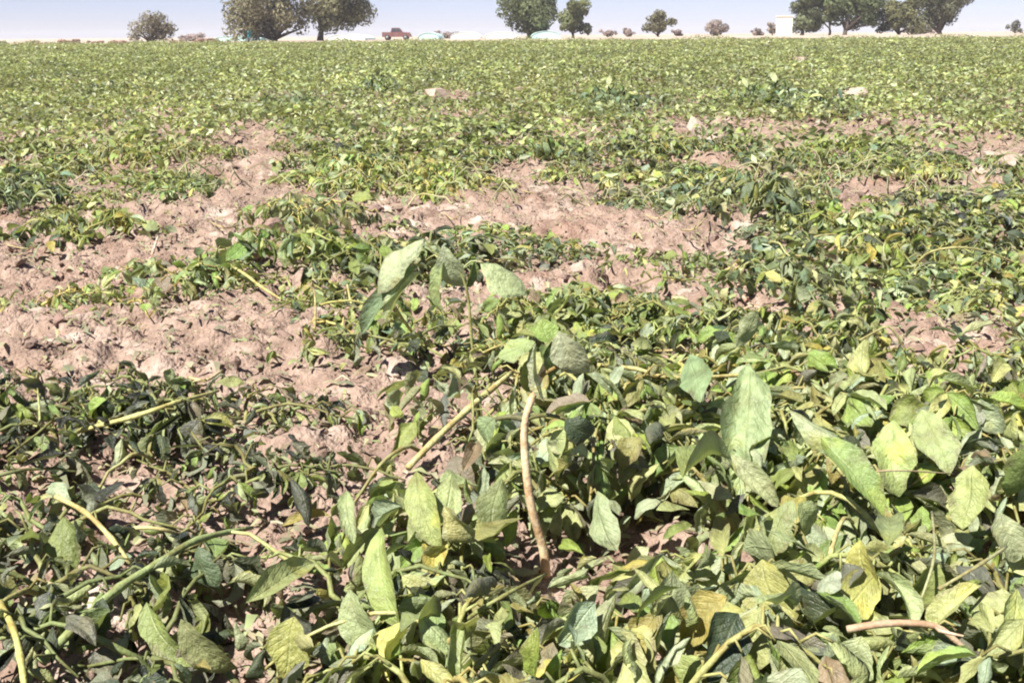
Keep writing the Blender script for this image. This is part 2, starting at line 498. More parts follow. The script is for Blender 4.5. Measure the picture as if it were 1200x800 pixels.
def leaf_color(pal, r=R):
    k, w = PALK[pal]
    c = C[r.choices(k, w)[0]]
    j = r.uniform(.82, 1.18); h = r.uniform(-.10, .10)
    return (c[0] * j * (1 + h), c[1] * j, c[2] * j * (1 - h))
STEMC = {'pale': (.26, .27, .10), 'dark': (.17, .19, .07), 'field': (.24, .26, .085), 'yellow': (.34, .32, .11), 'blue': (.18, .22, .10)}

def frame(Y, N):
    Y = Y.normalized(); X = Y.cross(N)
    if X.length < 1e-4: X = Y.cross(Vector((1, 0, 0.1)))
    X.normalize(); Z = X.cross(Y)
    m = Matrix((X, Y, Z)).transposed().to_4x4()
    return m
def leaf_matrix(p, Y, N, size, wscale=1.0):
    return Matrix.Translation(p) @ frame(Y, N) @ Matrix.Diagonal((size * wscale, size, size * (wscale + 1) / 2, 1))
def rnd_dir(r, down=0.0):
    a = r.uniform(0, 2 * math.pi)
    return Vector((math.cos(a), math.sin(a), -down))

def sprawl(r, n_stems, length, height, n_leaves, leaf, radius, flop=1.0):
    """stems (list of (points, radii)), petioles per stem, leaves (matrix) of one collapsed plant about its base"""
    stems, leaves = [], []
    a0 = r.uniform(0, 6.28)
    for s in range(n_stems):
        az = a0 + 6.28 * s / n_stems + r.uniform(-.5, .5)
        L = length * r.uniform(.7, 1.25); h = height * r.uniform(.55, 1.15)
        out = Vector((math.cos(az), math.sin(az), 0)); sideways = Vector((-out.y, out.x, 0)) * r.uniform(-.35, .35)
        pts = []
        for i in range(9):
            t = i / 8
            z = h * math.sin(min(1.0, t * 1.25) * math.pi * 0.5) * (1 - 0.75 * flop * max(0, t - .45) / .55) + 0.012
            pts.append(out * L * (t ** 1.15) * .85 + sideways * L * t * t + Vector((r.uniform(-.008, .008), r.uniform(-.008, .008), z)))
        rad = [0.0050 * (1 - .62 * i / 8) * r.uniform(.9, 1.1) * (0.8 + leaf * 3) for i in range(9)]
        tubes = [(pts, rad)]
        nn = max(2, int(n_leaves * .55 / n_stems / 2.6))
        for q in range(nn):
            t = .22 + .78 * (q + r.random()) / nn
            k = min(7, int(t * 8)); f = t * 8 - k
            p = pts[k].lerp(pts[k + 1], f)
            d = (out * r.uniform(-.1, .9) + Vector((-out.y, out.x, 0)) * r.choice((-1, 1)) * r.uniform(.2, 1) + Vector((0, 0, r.uniform(.0, .7)))).normalized()
            pl = r.uniform(.02, .055)
            e = p + d * pl + Vector((0, 0, -.012))
            m = p + d * pl * .55 + Vector((0, 0, .006))
            tubes.append(([p, m, e], [.0024, .0019, .0015]))
            for b in range(r.choice((2, 2, 3, 4))):
                Y = (d * r.uniform(.1, 1) + rnd_dir(r) * .6 + Vector((0, 0, -r.uniform(.1, 1.25)))).normalized()
                N = (Vector((0, 0, 1)) * r.uniform(.3, 1) + rnd_dir(r) * r.uniform(.2, .8) + out * .3)
                leaves.append(leaf_matrix(e + rnd_dir(r) * .006, Y, N, leaf * r.uniform(.55, 1.3), r.uniform(.55, 1.15)))
        stems.append(tubes)
    while len(leaves) < n_leaves:
        q = math.sqrt(r.random()); a = r.uniform(0, 6.28)
        x, y = math.cos(a) * q * radius, math.sin(a) * q * radius
        top = height * (1 - .72 * q ** 1.6)
        z = .02 + top * (1 - .55 * r.random() ** 1.3)
        Y = (rnd_dir(r) + Vector((0, 0, -r.uniform(-.15, 1.1)))).normalized()
        N = Vector((0, 0, 1)) * r.uniform(.25, 1.1) + rnd_dir(r) * r.uniform(.1, .8)
        leaves.append(leaf_matrix(Vector((x, y, z)), Y, N, leaf * r.uniform(.42, 1.25), r.uniform(.5, 1.15)))
    return stems, leaves

def bake_leaves(name, mats, cols, r, arrs=LO, mat=M_LEAF):
    Vs, Fs, Us, Ts = [], [], [], []; off = 0
    for m, c in zip(mats, cols):
        V, F, U = arrs[r.randrange(len(arrs))]
        A = np.array(m)
        Vs.append(V @ A[:3, :3].T + A[:3, 3]); Fs.append(F + off); Us.append(U); Ts.append(np.tile(np.array(c), (len(V), 1)))
        off += len(V)
    return np_mesh(name, np.concatenate(Vs), np.concatenate(Fs), mat, np.concatenate(Us), np.concatenate(Ts))

def ok_leaf(M, base, keep=0.12, r=R):
    p = base + M.to_translation() + M.to_3x3() @ Vector((0, .5, 0))
    if p.y < 0.3: return False
    d = (p - Vector((0, 0, CAM_H))).length
    if d < 0.62: return False
    # where its foot on the soil would be seen
    b = max(bare_at(*px_of((p.x, p.y, 0)), 0.92), .8 * bare_at(*px_of(p), .9))
    return r.random() > b or r.random() < keep

# ------------------------------------------------------------------ named foreground plants (placed one by one)
plants = []          # (root, x, y)
def new_plant(x, y, label, group):
    o = empty('crop_plant', (x, y, gz(x, y)))
    props(o, label, 'crop plant', group)
    plants.append((o, x, y)); return o
def add_stem(root, pts, radii, color, n=8, name='stem'):
    b = root.location
    mb = MB(); mb.tube([Vector(p) - b for p in pts], radii, n)
    return link(name, mb.mesh(name, M_STEM), root, None, color)
def add_leaf(root, M, color, var=None, r=R):
    if var is None: var = r.randrange(len(HI))
    return link('leaf', HI[var], root, Matrix.Translation(-root.location) @ M, color)
def smooth_pts(pts, n=4):
    out = []
    P = [pts[0]] + list(pts) + [pts[-1]]
    for i in range(1, len(P) - 2):
        for k in range(n):
            t = k / n; a, b, c, d = P[i - 1], P[i], P[i + 1], P[i + 2]
            out.append(0.5 * ((2 * b) + (c - a) * t + (2 * a - 5 * b + 4 * c - d) * t * t + (3 * b - a - 3 * c + d) * t ** 3))
    out.append(pts[-1]); return out
def px_leaf(root, b, t, zb, zt, wpx, color, var, up=(0, -.55, .8)):
    """a leaf whose base and tip lie at two places given by pixel and height"""
    p0 = at(b[0], b[1], zb); p1 = at(t[0], t[1], zt)
    dist = (p0 - Vector((0, 0, CAM_H))).length
    L = (p1 - p0).length
    w = .88 * wpx * dist / F_PX
    ws = w / (L * LEAF_SPECS[var][0])
    M = Matrix.Translation(p0) @ frame(p1 - p0, Vector(up)) @ Matrix.Diagonal((L * ws, L * 1.08, L * (ws + 1) / 2, 1))
    return add_leaf(root, M, tuple(min(.5, 1.38 * q) for q in color), var)
def rods(root, spec, r0, r1, color, n=8, sub=4):
    pts = smooth_pts([at(x, y, z + .022) for x, y, z in spec], sub)
    m = len(pts) - 1
    color = (color[0] * .92, color[1] * .90, color[2] * 1.15)
    return add_stem(root, pts, [(r0 + (r1 - r0) * i / m) * (1 if i < m - 1 else (.85 if i == m - 1 else .55)) * .68 * (1.2 if i % 4 == 0 else R.uniform(.92, 1.04)) for i in range(m + 1)], color, n)

hp = at(640, 668, 0.0)
hero = new_plant(hp.x, hp.y, 'crop plant with an upright brown stem and a drooping leaf rosette on top', None)
hy = hp.y
def hy_at(px, py, dy=0.0): return at_y(px, py, hy + dy)
pts = smooth_pts([hp + Vector((0, 0, -.01)), hy_at(636, 640), hy_at(622, 590, -.01), hy_at(615, 530, -.005), hy_at(616, 490), hy_at(628, 455, .01), hy_at(640, 425, .015)], 4)
add_stem(hero, pts, [.0080 - .0030 * i / (len(pts) - 1) for i in range(len(pts))], (.62, .49, .31), 10)
add_stem(hero, smooth_pts([hy_at(634, 440, .01), hy_at(652, 430, .0), hy_at(672, 422, .0), hy_at(692, 424, .0)], 3), [.0035, .0034, .0033, .0032, .0031, .003, .003, .0029, .0028, .0027], (.25, .19, .07), 7)
add_stem(hero, smooth_pts([hy_at(617, 492), hy_at(598, 488, .01), hy_at(578, 492, .02)], 3), [.005, .005, .0048, .0045, .0042, .004, .0038], (.12, .13, .06), 7)
add_stem(hero, smooth_pts([hy_at(618, 490), hy_at(640, 486, .01), hy_at(668, 492, .02)], 3), [.0042, .004, .0038, .0035, .0032, .003, .003], (.15, .16, .06), 7)
def tip_leaf(root, b, t, d0, d1, wpx, color, var, up, y0):
    p0 = at_y(b[0], b[1], y0 + d0); p1 = at_y(t[0], t[1], y0 + d1)
    L = (p1 - p0).length; w = wpx * (p0 - Vector((0, 0, CAM_H))).length / F_PX
    ws = w / (L * LEAF_SPECS[var][0])
    M = Matrix.Translation(p0) @ frame(p1 - p0, Vector(up)) @ Matrix.Diagonal((L * ws, L * 1.08, L * (ws + 1) / 2, 1))
    return add_leaf(root, M, tuple(min(.5, 1.45 * q) for q in color), var)
F_ = (-.35, -.75, .55)
for a in (((627, 400), (584, 412), 0, -.01, 30, (.17, .215, .085), 15, (-.2, -.6, .8)), ((642, 402), (638, 374), 0, .01, 32, (.17, .24, .06), 15, (0, -.5, .8)),
          ((628, 402), (626, 468), -.005, -.03, 20, (.24, .26, .16), 6, (-.9, -.5, .2)), ((655, 388), (680, 442), 0, -.03, 42, (.25, .265, .165), 1, (-.6, -.5, .8)),
          ((646, 400), (648, 442), .01, .0, 26, (.055, .085, .03), 0, (.5, -.8, .1)), ((634, 398), (604, 384), .01, .05, 24, (.14, .16, .05), 3, (0, -.1, 1)),
          ((620, 420), (612, 462), .01, .01, 18, (.22, .25, .09), 10, F_), ((662, 492), (700, 520), .0, -.02, 34, (.04, .055, .03), 11, F_),
          ((580, 490), (560, 512), .01, .0, 30, (.13, .17, .08), 1, F_)):
    tip_leaf(hero, *a, hy)

# the shoot with big folded leaves hanging above the bare soil
sp0 = at(560, 452, 0.0)
shoot = new_plant(sp0.x, sp0.y, 'crop plant whose pale shoot holds big folded leaves above bare soil', None)
sy = sp0.y
pts = smooth_pts([sp0 + Vector((0, 0, -.01)), at_y(553, 400, sy), at_y(548, 345, sy), at_y(535, 312, sy), at_y(512, 298, sy), at_y(498, 284, sy)], 4)
add_stem(shoot, pts, [.0042 - .002 * i / (len(pts) - 1) for i in range(len(pts))], (.26, .29, .11), 8)
add_stem(shoot, smooth_pts([at_y(540, 318, sy), at_y(552, 306, sy), at_y(566, 308, sy)], 3), [.0022] * 7, (.30, .33, .16), 6)
add_stem(shoot, smooth_pts([at_y(464, 362, sy + .02), at_y(472, 374, sy), at_y(482, 388, sy)], 3), [.004] * 7, (.46, .44, .12), 6)
for a in (((497, 280), (430, 330), 0, -.03, 36, (.235, .265, .15), 2, (-.3, -.6, .75)), ((490, 312), (412, 378), .01, -.01, 30, (.115, .16, .085), 3, (-.3, -.7, .6)),
          ((494, 318), (444, 368), 0, -.03, 24, (.25, .275, .15), 6, (-.5, -.6, .5)), ((520, 288), (538, 342), 0, -.02, 32, (.235, .265, .16), 1, (-.3, -.85, .4)),
          ((520, 305), (503, 358), 0, -.01, 24, (.19, .235, .10), 3, (-.7, -.7, .2)), ((556, 306), (548, 338), 0, .0, 18, (.10, .14, .06), 6, (.6, -.7, .2)),
          ((563, 308), (618, 336), 0, -.04, 44, (.23, .27, .14), 2, (.1, -.6, .8))):
    tip_leaf(shoot, *a, sy)

# ------------------------------------------------------------------ the other near plants, each leaf an object of its own
def region(px, py):
    if px < 430 and py > 640: return ('dark', 'dark wilted crop plant sprawled on the soil with thick green stalks', 'dark plants sprawled over the soil with thick stalks')
    if px < 400 and py > 430: return ('dark', 'blackened frosted crop plant in the low row below the bare soil', 'blackened plants in the low row below the bare soil')
    if py > 560: return ('pale', 'pale wilted crop plant in the dense mat in front of the upright brown stem', 'pale plants matted in front of the upright stem')
    if px > 690 and py > 430: return ('pale', 'pale wilted crop plant with large leaves in the mat beside the upright brown stem', 'large-leaved pale plants beside the upright stem')
    if px > 400 and py > 430: return ('pale', 'pale green crop plant matted between the bare soil and the upright brown stem', 'plants between bare soil and upright stem')
    if px < 420: return ('yellow', 'small yellowish crop plant lying alone on the bare soil patch', 'small plants on the bare soil patch')
    return ('field', 'green limp crop plant in the row just behind the upright brown stem', 'plants in the row behind the upright stem')
NEAR_Y = 2.9
def seg_d(p, a, b):
    ax, ay = a; bx, by = b; t = ((p[0] - ax) * (bx - ax) + (p[1] - ay) * (by - ay)) / ((bx - ax) ** 2 + (by - ay) ** 2)
    t = min(1, max(0, t)); return math.hypot(p[0] - ax - t * (bx - ax), p[1] - ay - t * (by - ay))
def clear_of_stems(M, base):
    """leaves do not grow between the path and the upright stem, its rosette, the shoot and the thick pale stalk"""
    p = base + M.to_translation() + M.to_3x3() @ Vector((0, .5, 0))
    q = px_of(p)
    if p.y < hy + .03 and (seg_d(q, (616, 470), (630, 640)) < 30 or seg_d(q, (600, 405), (670, 415)) < 38): return False
    if seg_d(q, (478, 548), (600, 436)) < 26 and p.y < 2.6: return False
    if p.y < sy + .03 and 405 < q[0] < 630 and 275 < q[1] < 385: return False
    return True
row = 0; yv = 0.62; n_leaf_obj = 0
spots = []
while yv < 13.5:
    sp_ = 0.235 if yv < NEAR_Y else (0.31 if yv < 5 else 0.40)
    xm = yv * 0.52 + 0.25
    x = -xm + (row % 2) * sp_ * .5
    while x < xm:
        spots.append((x + R.uniform(-.3, .3) * sp_, yv + R.uniform(-.3, .3) * sp_))
        x += sp_
    yv += sp_ * .86; row += 1
near_spots, mid_spots, lone = [], [], []
for x, y in spots:
    px, py = px_of((x, y, 0))
    b = max(bare_at(px, py, 1.06), .92 * bare_at(*px_of((x, y, .07)), 1.0))
    if R.random() < b:
        continue
    (near_spots if y < NEAR_Y else mid_spots).append((x, y, px, py))
EXTRA = {}
for px, py, pal, nm in ((50, 360, 'yellow', 0), (100, 357, 'yellow', 0), (150, 362, 'yellow', 0), (225, 322, 'dark', 1), (265, 330, 'dark', 1), (345, 335, 'field', 2), (375, 362, 'field', 2), (405, 345, 'field', 2), (365, 292, 'field', 2), (330, 300, 'dark', 1),
                        (430, 412, 'field', 3), (478, 418, 'dark', 3), (528, 420, 'field', 3), (585, 412, 'field', 3), (60, 478, 'dark', 4), (145, 482, 'dark', 4), (215, 486, 'dark', 4), (285, 496, 'dark', 4), (325, 486, 'dark', 4), (300, 575, 'dark', 4),
                        (245, 590, 'dark', 4), (190, 570, 'dark', 4), (350, 560, 'dark', 4), (120, 520, 'dark', 4), (560, 300, 'field', 5), (640, 283, 'yellow', 5), (800, 330, 'field', 5), (700, 352, 'field', 5), (850, 312, 'yellow', 5), (400, 262, 'yellow', 5), (480, 285, 'field', 5), (620, 310, 'dark', 5), (760, 312, 'yellow', 5), (690, 296, 'field', 5), (445, 272, 'dark', 5), (820, 300, 'dark', 5)):
    p = at(px, py, .02)
    EXTRA[(round(p.x, 4), round(p.y, 4))] = (pal, *((('small yellowish crop plant lying alone on the bare soil patch', 'small plants on the bare soil patch'), ('dark shrivelled plant lying by the white crusted stone', 'shrivelled plants by the white stone'),
        ('flattened green plant between the white crusted stone and the folded leaves', 'flattened plants by the white stone'), ('flattened plant lying under the big folded leaves', 'flattened plants under the folded leaves'),
        ('blackened frosted crop plant in the low row below the bare soil', 'blackened plants in the low row below the bare soil'), ('small flattened plant on the bare strip behind the folded leaves', 'flattened plants on the bare strip'))[nm]))
    near_spots.append((round(p.x, 4), round(p.y, 4), px, py))
for x, y, px, py in near_spots:
    pal, lab, grp = region(px, py)
    low = (round(x, 4), round(y, 4)) in EXTRA
    if low: pal, lab, grp = EXTRA[(round(x, 4), round(y, 4))]
    root = new_plant(x, y, lab, grp)
    big = 1.0 if px > 430 else .92
    if 430 < px and y < 2.3: big = 1.06
    hh = (.15 if px > 430 else .085) * R.uniform(.75, 1.2)
    if y > 2.2: hh *= .8
    if pal == 'yellow': hh *= .6
    nl = 130 if px > 430 else 60
    if low: hh, nl = R.uniform(.035, .06), R.choice((40, 55, 70))
    if y > 2.2: nl = int(nl * 1.0)
    stems, leaves = sprawl(R, R.choice((2, 3, 3, 4)), .26, hh, nl, (.050 if low else .074 if y < 2.3 else .062) * big, .16 if low else .21, 1.0)
    for tubes in stems:
        if R.random() < bare_at(*px_of(Vector((x, y, 0)) + tubes[0][0][-1]), .9) * .6: continue
        mb = MB()
        for p_, r_ in tubes: mb.tube(p_, r_, 6)
        sc_ = STEMC[pal]; j = R.uniform(.7, 1.25)
        link('stem', mb.mesh('stem', M_STEM), root, None, (sc_[0] * j * R.uniform(.9, 1.15), sc_[1] * j, sc_[2] * j))
    leaves = [M for M in leaves if (low or ok_leaf(M, root.location)) and clear_of_stems(M, root.location)]
    leaves.sort(key=lambda M: -M.to_translation().z)
    for M in leaves[:56]:
        v_ = R.choice((8, 9, 12, 13, 14, 16, 17, 18, 19, 20, 21)) if pal == 'dark' and R.random() < .6 else R.randrange(len(HI))
        link('leaf', HI[v_], root, M, leaf_color(pal)); n_leaf_obj += 1
    if len(leaves) > 56:      # what lies underneath
        o = link('leaves', bake_leaves('leaves', leaves[56:], [leaf_color(pal) for _ in leaves[56:]], R, MIDRES), root); o['kind'] = 'stuff'

def nearest(p):
    return min(plants[2:], key=lambda q: (q[1] - p.x) ** 2 + (q[2] - p.y) ** 2)[0]
# big leaves one can recognise in the photograph: base px, tip px, base z, tip z, width px, colour, variant
BIG = [((447, 618), (440, 728), .21, .14, 50, (.19, .235, .075), 1), ((288, 706), (378, 648), .14, .15, 42, (.19, .215, .09), 3), ((345, 722), (325, 792), .15, .09, 52, (.21, .215, .065), 0),
       ((488, 552), (502, 632), .19, .13, 42, (.20, .23, .08), 1), ((878, 425), (884, 530), .25, .17, 66, (.19, .24, .115), 21), ((925, 480), (1022, 540), .25, .20, 44, (.24, .275, .155), 5),
       ((962, 512), (1035, 592), .22, .15, 52, (.15, .205, .07), 3), ((1047, 492), (1052, 568), .20, .13, 50, (.24, .29, .11), 12), ((857, 532), (912, 592), .21, .15, 32, (.23, .25, .13), 4),
       ((808, 415), (812, 458), .20, .17, 42, (.15, .205, .10), 15), ((1008, 632), (1012, 700), .18, .12, 44, (.26, .25, .07), 1), ((893, 655), (902, 742), .18, .11, 66, (.20, .20, .065), 0),
       ((788, 668), (778, 752), .18, .10, 60, (.20, .225, .125), 7), ((722, 695), (680, 792), .18, .13, 44, (.20, .215, .115), 5), ((172, 705), (200, 785), .13, .07, 44, (.15, .185, .06), 3),
       ((212, 725), (262, 800), .14, .07, 48, (.16, .17, .075), 1), ((530, 555), (520, 605), .18, .14, 34, (.22, .255, .11), 15), ((407, 575), (405, 628), .16, .12, 26, (.21, .25, .12), 3),
       ((1192, 690), (1188, 790), .18, .11, 42, (.20, .235, .09), 4), ((922, 745), (930, 805), .17, .12, 48, (.22, .26, .08), 1), ((648, 752), (640, 812), .16, .11, 54, (.19, .17, .115), 7),
       ((800, 560), (845, 500), .19, .21, 56, (.20, .24, .085), 10), ((930, 585), (890, 640), .19, .13, 48, (.17, .195, .085), 2), ((935, 590), (978, 628), .19, .14, 42, (.19, .225, .10), 11),
       ((1080, 480), (1105, 545), .20, .14, 44, (.20, .24, .10), 0), ((1140, 545), (1130, 612), .19, .12, 46, (.21, .24, .09), 7), ((700, 575), (702, 640), .17, .12, 44, (.19, .225, .12), 2),
       ((762, 520), (748, 470), .17, .19, 40, (.10, .11, .07), 8), ((1172, 600), (1192, 660), .19, .13, 40, (.23, .25, .14), 4), ((1100, 660), (1062, 716), .17, .11, 50, (.17, .195, .065), 3),
       ((588, 560), (575, 622), .17, .11, 44, (.14, .17, .07), 2), ((470, 740), (500, 690), .15, .17, 52, (.16, .19, .08), 12), ((410, 690), (430, 780), .16, .09, 54, (.20, .235, .115), 1),
       ((545, 700), (580, 640), .17, .18, 46, (.11, .115, .085), 8), ((1040, 640), (1050, 590), .17, .19, 40, (.16, .19, .085), 3), ((985, 690), (955, 672), .17, .17, 34, (.24, .27, .19), 2),
       ((75, 605), (70, 665), .12, .07, 40, (.13, .16, .05), 2), ((10, 640), (40, 615), .12, .12, 30, (.23, .27, .15), 4), ((232, 640), (240, 690), .13, .08, 40, (.07, .095, .05), 2),
       ((340, 560), (372, 602), .12, .08, 40, (.06, .065, .05), 8), ((130, 715), (100, 740), .12, .08, 40, (.11, .14, .06), 10), ((850, 745), (900, 765), .16, .13, 34, (.25, .26, .07), 13),
       ((1085, 745), (1150, 780), .12, .09, 40, (.12, .13, .07), 8), ((820, 770), (790, 800), .15, .12, 44, (.20, .235, .08), 2), ((1010, 745), (990, 800), .16, .11, 44, (.22, .25, .13), 0)]
DESC = {0: 'a long bright yellow green leaf hanging straight down', 1: 'a long folded leaf slanting over the dark plants', 2: 'a broad olive yellow leaf beside a folded leaf', 3: 'a pale upright leaf at the foot of the thick pale stalk',
        4: 'the largest broad bluish green leaf of the mat', 5: 'a long pale rolled leaf lying over others', 7: 'a bright pale round leaf next to a rolled leaf', 8: 'a narrow silvery leaf under the largest leaf', 9: 'a small round bluish leaf on the thick yellow stalk',
        10: 'one golden yellow leaf hanging among green ones', 11: 'a wide dull olive leaf hanging flat', 12: 'a wide greyish leaf in front of the dark hollow', 13: 'a long grey rolled leaf below the upright stem', 14: 'two dark folded leaves side by side over a hollow',
        18: 'a long curved bright leaf at the edge of the mat', 20: 'a dull grey brown leaf lying below the upright stem', 22: 'a pair of leaves spread like wings', 24: 'a pale leaf beside the bright round leaf', 25: 'a pale leaf under a curved dry petiole',
        26: 'a silvery leaf close beside the upright stem', 27: 'a dark crumpled leaf behind the dark hollow', 28: 'a narrow pale leaf past the curved dry petiole', 29: 'a dull folded leaf above the pink dry twig', 30: 'a limp leaf leaning on the upright stem',
        31: 'a wrinkled grey leaf below the long bright leaf', 32: 'a broad pale leaf below the long bright leaf', 33: 'a crumpled dark grey leaf in front of the upright stem', 36: 'a dull olive leaf beside the yellow bent stalk', 37: 'a small silvery leaf next to black leaves',
        38: 'a bluish leaf under the thick green stalk', 39: 'a black shrivelled leaf at the bare soil edge', 42: 'a dark leaf under the pink dry twig', 43: 'a lime green leaf low in the mat', 44: 'a pale leaf beside the pink dry twig'}
named = set()
for q, (b, t, zb, zt, w, c, v) in enumerate(BIG):
    own = nearest(at(b[0], b[1], 0.1))
    if q in DESC and own.name not in named:
        named.add(own.name); own['label'] = 'wilted crop plant with ' + DESC[q]
        if 'group' in own: del own['group']
    px_leaf(own, b, t, zb, zt, w, c, v, (R.uniform(-.9, .4), R.uniform(-.8, -.1), R.uniform(.35, .9)))
# thick stalks
for spec, r0, r1, c in (
        ([(478, 548, .06), (510, 515, .085), (548, 480, .105), (600, 436, .12)], .0085, .0095, (.48, .47, .17)), ([(700, 428, .13), (745, 432, .12), (785, 442, .11), (860, 440, .10), (940, 436, .08)], .0072, .005, (.42, .40, .13)),
        ([(96, 504, .05), (160, 487, .09), (205, 472, .10), (256, 458, .07)], .0080, .0062, (.44, .43, .13)), ([(66, 582, .10), (100, 600, .11), (130, 630, .09), (152, 660, .06)], .0060, .0058, (.46, .42, .14)),
        ([(48, 775, .05), (95, 728, .075), (140, 688, .085), (185, 660, .09), (232, 632, .085), (296, 618, .05)], .0100, .0070, (.25, .31, .10)),
        ([(0, 706, .10), (15, 735, .10), (24, 770, .09), (30, 815, .07)], .0062, .0062, (.42, .42, .11)), ([(262, 306, .05), (288, 322, .05), (306, 336, .035), (330, 351, .01)], .0078, .0068, (.40, .39, .12)),
        ([(536, 735, .06), (560, 716, .10), (590, 698, .125), (640, 672, .09)], .0044, .0036, (.24, .27, .08)), ([(130, 623, .04), (165, 618, .06), (190, 620, .06), (217, 628, .03)], .0048, .0042, (.44, .42, .15)),
        ([(1068, 322, .02), (1085, 298, .10), (1120, 290, .13), (1160, 296, .10), (1205, 315, .03)], .0062, .0045, (.38, .38, .13)), ([(700, 500, .06), (720, 520, .10), (724, 560, .10)], .0035, .0030, (.10, .09, .05)),
        ([(985, 560, .11), (1040, 551, .14), (1118, 555, .10)], .0028, .0020, (.34, .30, .14)), ([(1092, 600, .14), (1095, 650, .16), (1080, 700, .13)], .003, .0028, (.28, .30, .12)),
        ([(1100, 690, .15), (1150, 660, .17), (1180, 640, .16)], .0035, .003, (.30, .31, .12)), ([(660, 440, .09), (670, 470, .10), (676, 500, .05)], .0040, .0036, (.40, .38, .13)),
        ([(20, 478, .03), (45, 500, .07), (44, 455, .10)], .0040, .0034, (.34, .37, .12)), ([(95, 475, .06), (120, 496, .05), (160, 530, .01)], .0045, .0040, (.34, .36, .12))):
    rods(nearest(at(spec[1][0], spec[1][1], .08)), spec, r0, r1, c)

# ------------------------------------------------------------------ plants further into the field: 14 shapes, copied
def far_region(px, py, x, y):
    if 850 < px < 960 and 85 < py < 140: return 'blue'
    if 660 < px < 790 and 90 < py < 150: return 'blue'
    if R.random() < .13: return 'dark'
    v = float(noise2(np.array([x * .55]), np.array([y * .4]))[0])
    if v > .28: return 'yellow'
    if v < -.38: return 'blue'
    return 'field'
PROTO = {}
for k in range(32):
    px, py = R.uniform(0, 1200), R.choice((R.uniform(440, 790), R.uniform(250, 460), R.uniform(180, 330)))
    p = at(px, py, .06); a = R.uniform(0, 6.28); L = R.uniform(.12, .30)
    c = R.uniform(-.25, .25)
    if bare_at(px, py, 1.05) > 0: continue
    pts = []
    for i in range(6):
        t = i / 5; w = a + c * t
        q = Vector((p.x + math.cos(w) * L * t, p.y + math.sin(w) * L * t, 0)); 
        top = .095 if p.x > -.3 else .055
        pts.append(Vector((q.x, q.y, gz(q.x, q.y) + .015 + top * math.sin(math.pi * (.12 + .8 * t)) * R.uniform(.92, 1.05))))
    own = nearest(p)
    if (own.location - p).length > .5: continue
    j = R.uniform(.75, 1.15); rr = R.uniform(.0028, .0055)
    add_stem(own, smooth_pts(pts, 2), [rr * (1 - .05 * i) for i in range(11)], (.34 * j, .345 * j * R.uniform(.9, 1.05), .145 * j), 7)
for pal in ('field', 'yellow', 'blue', 'dark'):
    for k in range(6 if pal == 'field' else 4):
        r = random.Random(100 + k + 31 * len(PROTO))
        stems, leaves = sprawl(r, r.choice((3, 4, 5)), .25, r.uniform(.065, .13), 150, .067, .27, 1.0)
        cols = [leaf_color(pal, r) for _ in leaves]
        order = sorted(range(len(leaves)), key=lambda i: -leaves[i].to_translation().z)
        top, rest = order[:26], order[26:]
        mb = MB()
        for tubes in stems:
            for p_, r_ in tubes: mb.tube(p_[::2] if len(p_) > 5 else p_, r_[::2] if len(r_) > 5 else r_, 5, False)
        PROTO[(pal, k)] = (bake_leaves('leaves', [leaves[i] for i in rest], [cols[i] for i in rest], r), bake_leaves('leaves', leaves, cols, r),
                           mb.mesh('stems', M_STEM), [(leaves[i], cols[i], r.randrange(len(HI))) for i in top])
mid_spots.sort(key=lambda s: s[1])
BUDGET = 300 - len(plants)
def mid_label(pal, y, px, py):
    where = 'between the bare soil strips' if y < 4.6 else ('beyond the bare soil strips' if y < 6.8 else 'out in the open field')
    look = {'field': 'limp green', 'yellow': 'yellowing', 'blue': 'dark bluish', 'dark': 'blackened shrivelled'}[pal]
    p = at(px, py, 0)
    best = min(MARKS, key=lambda m: (m[0] - p.x) ** 2 + ((m[1] - p.y) * .7) ** 2)
    if math.hypot(best[0] - p.x, (best[1] - p.y) * .7) < .10 * p.y + .25: where = 'near ' + best[2]
    return '%s crop plant growing %s' % (look, where), '%s plants %s' % (look, where)
MARKS = [(*at(a, b, 0)[:2], t) for a, b, t in ((303, 312, 'the white crusted stone'), (993, 126, 'the lone cream white clod'), (830, 163, 'the pair of pale flat clods'), (515, 122, 'the pale crusted clod'), (1170, 196, 'the tall pale clod'),
         (678, 324, 'the whitish clod behind the rosette'), (90, 372, 'the large grey brown clod'), (1090, 412, 'the flat pinkish clod'), (295, 215, 'the narrow bare soil lane'), (110, 292, 'the bare soil strip beyond the grey clod'), (1120, 290, 'the arching pale stalk'), (880, 350, 'the shrivelled brown stalk'))]
BUDGET -= 15
mid_used = []
TUFTS = [(862, 128), (892, 118), (915, 130), (940, 120), (960, 132), (668, 128), (700, 122), (728, 132), (762, 124), (318, 124), (345, 134), (372, 140), (98, 118), (128, 110), (455, 108)]
for x, y, px, py in mid_spots:
    vis = -30 < px < 1230
    if len(mid_used) >= BUDGET or not vis: continue
    mid_used.append((x, y, px, py))
mid_end = max(s[1] for s in mid_used)
TALL = []
for px, py in TUFTS:
    p = at(px, py + 8, 0); TALL.append((p.x, p.y, px, py))
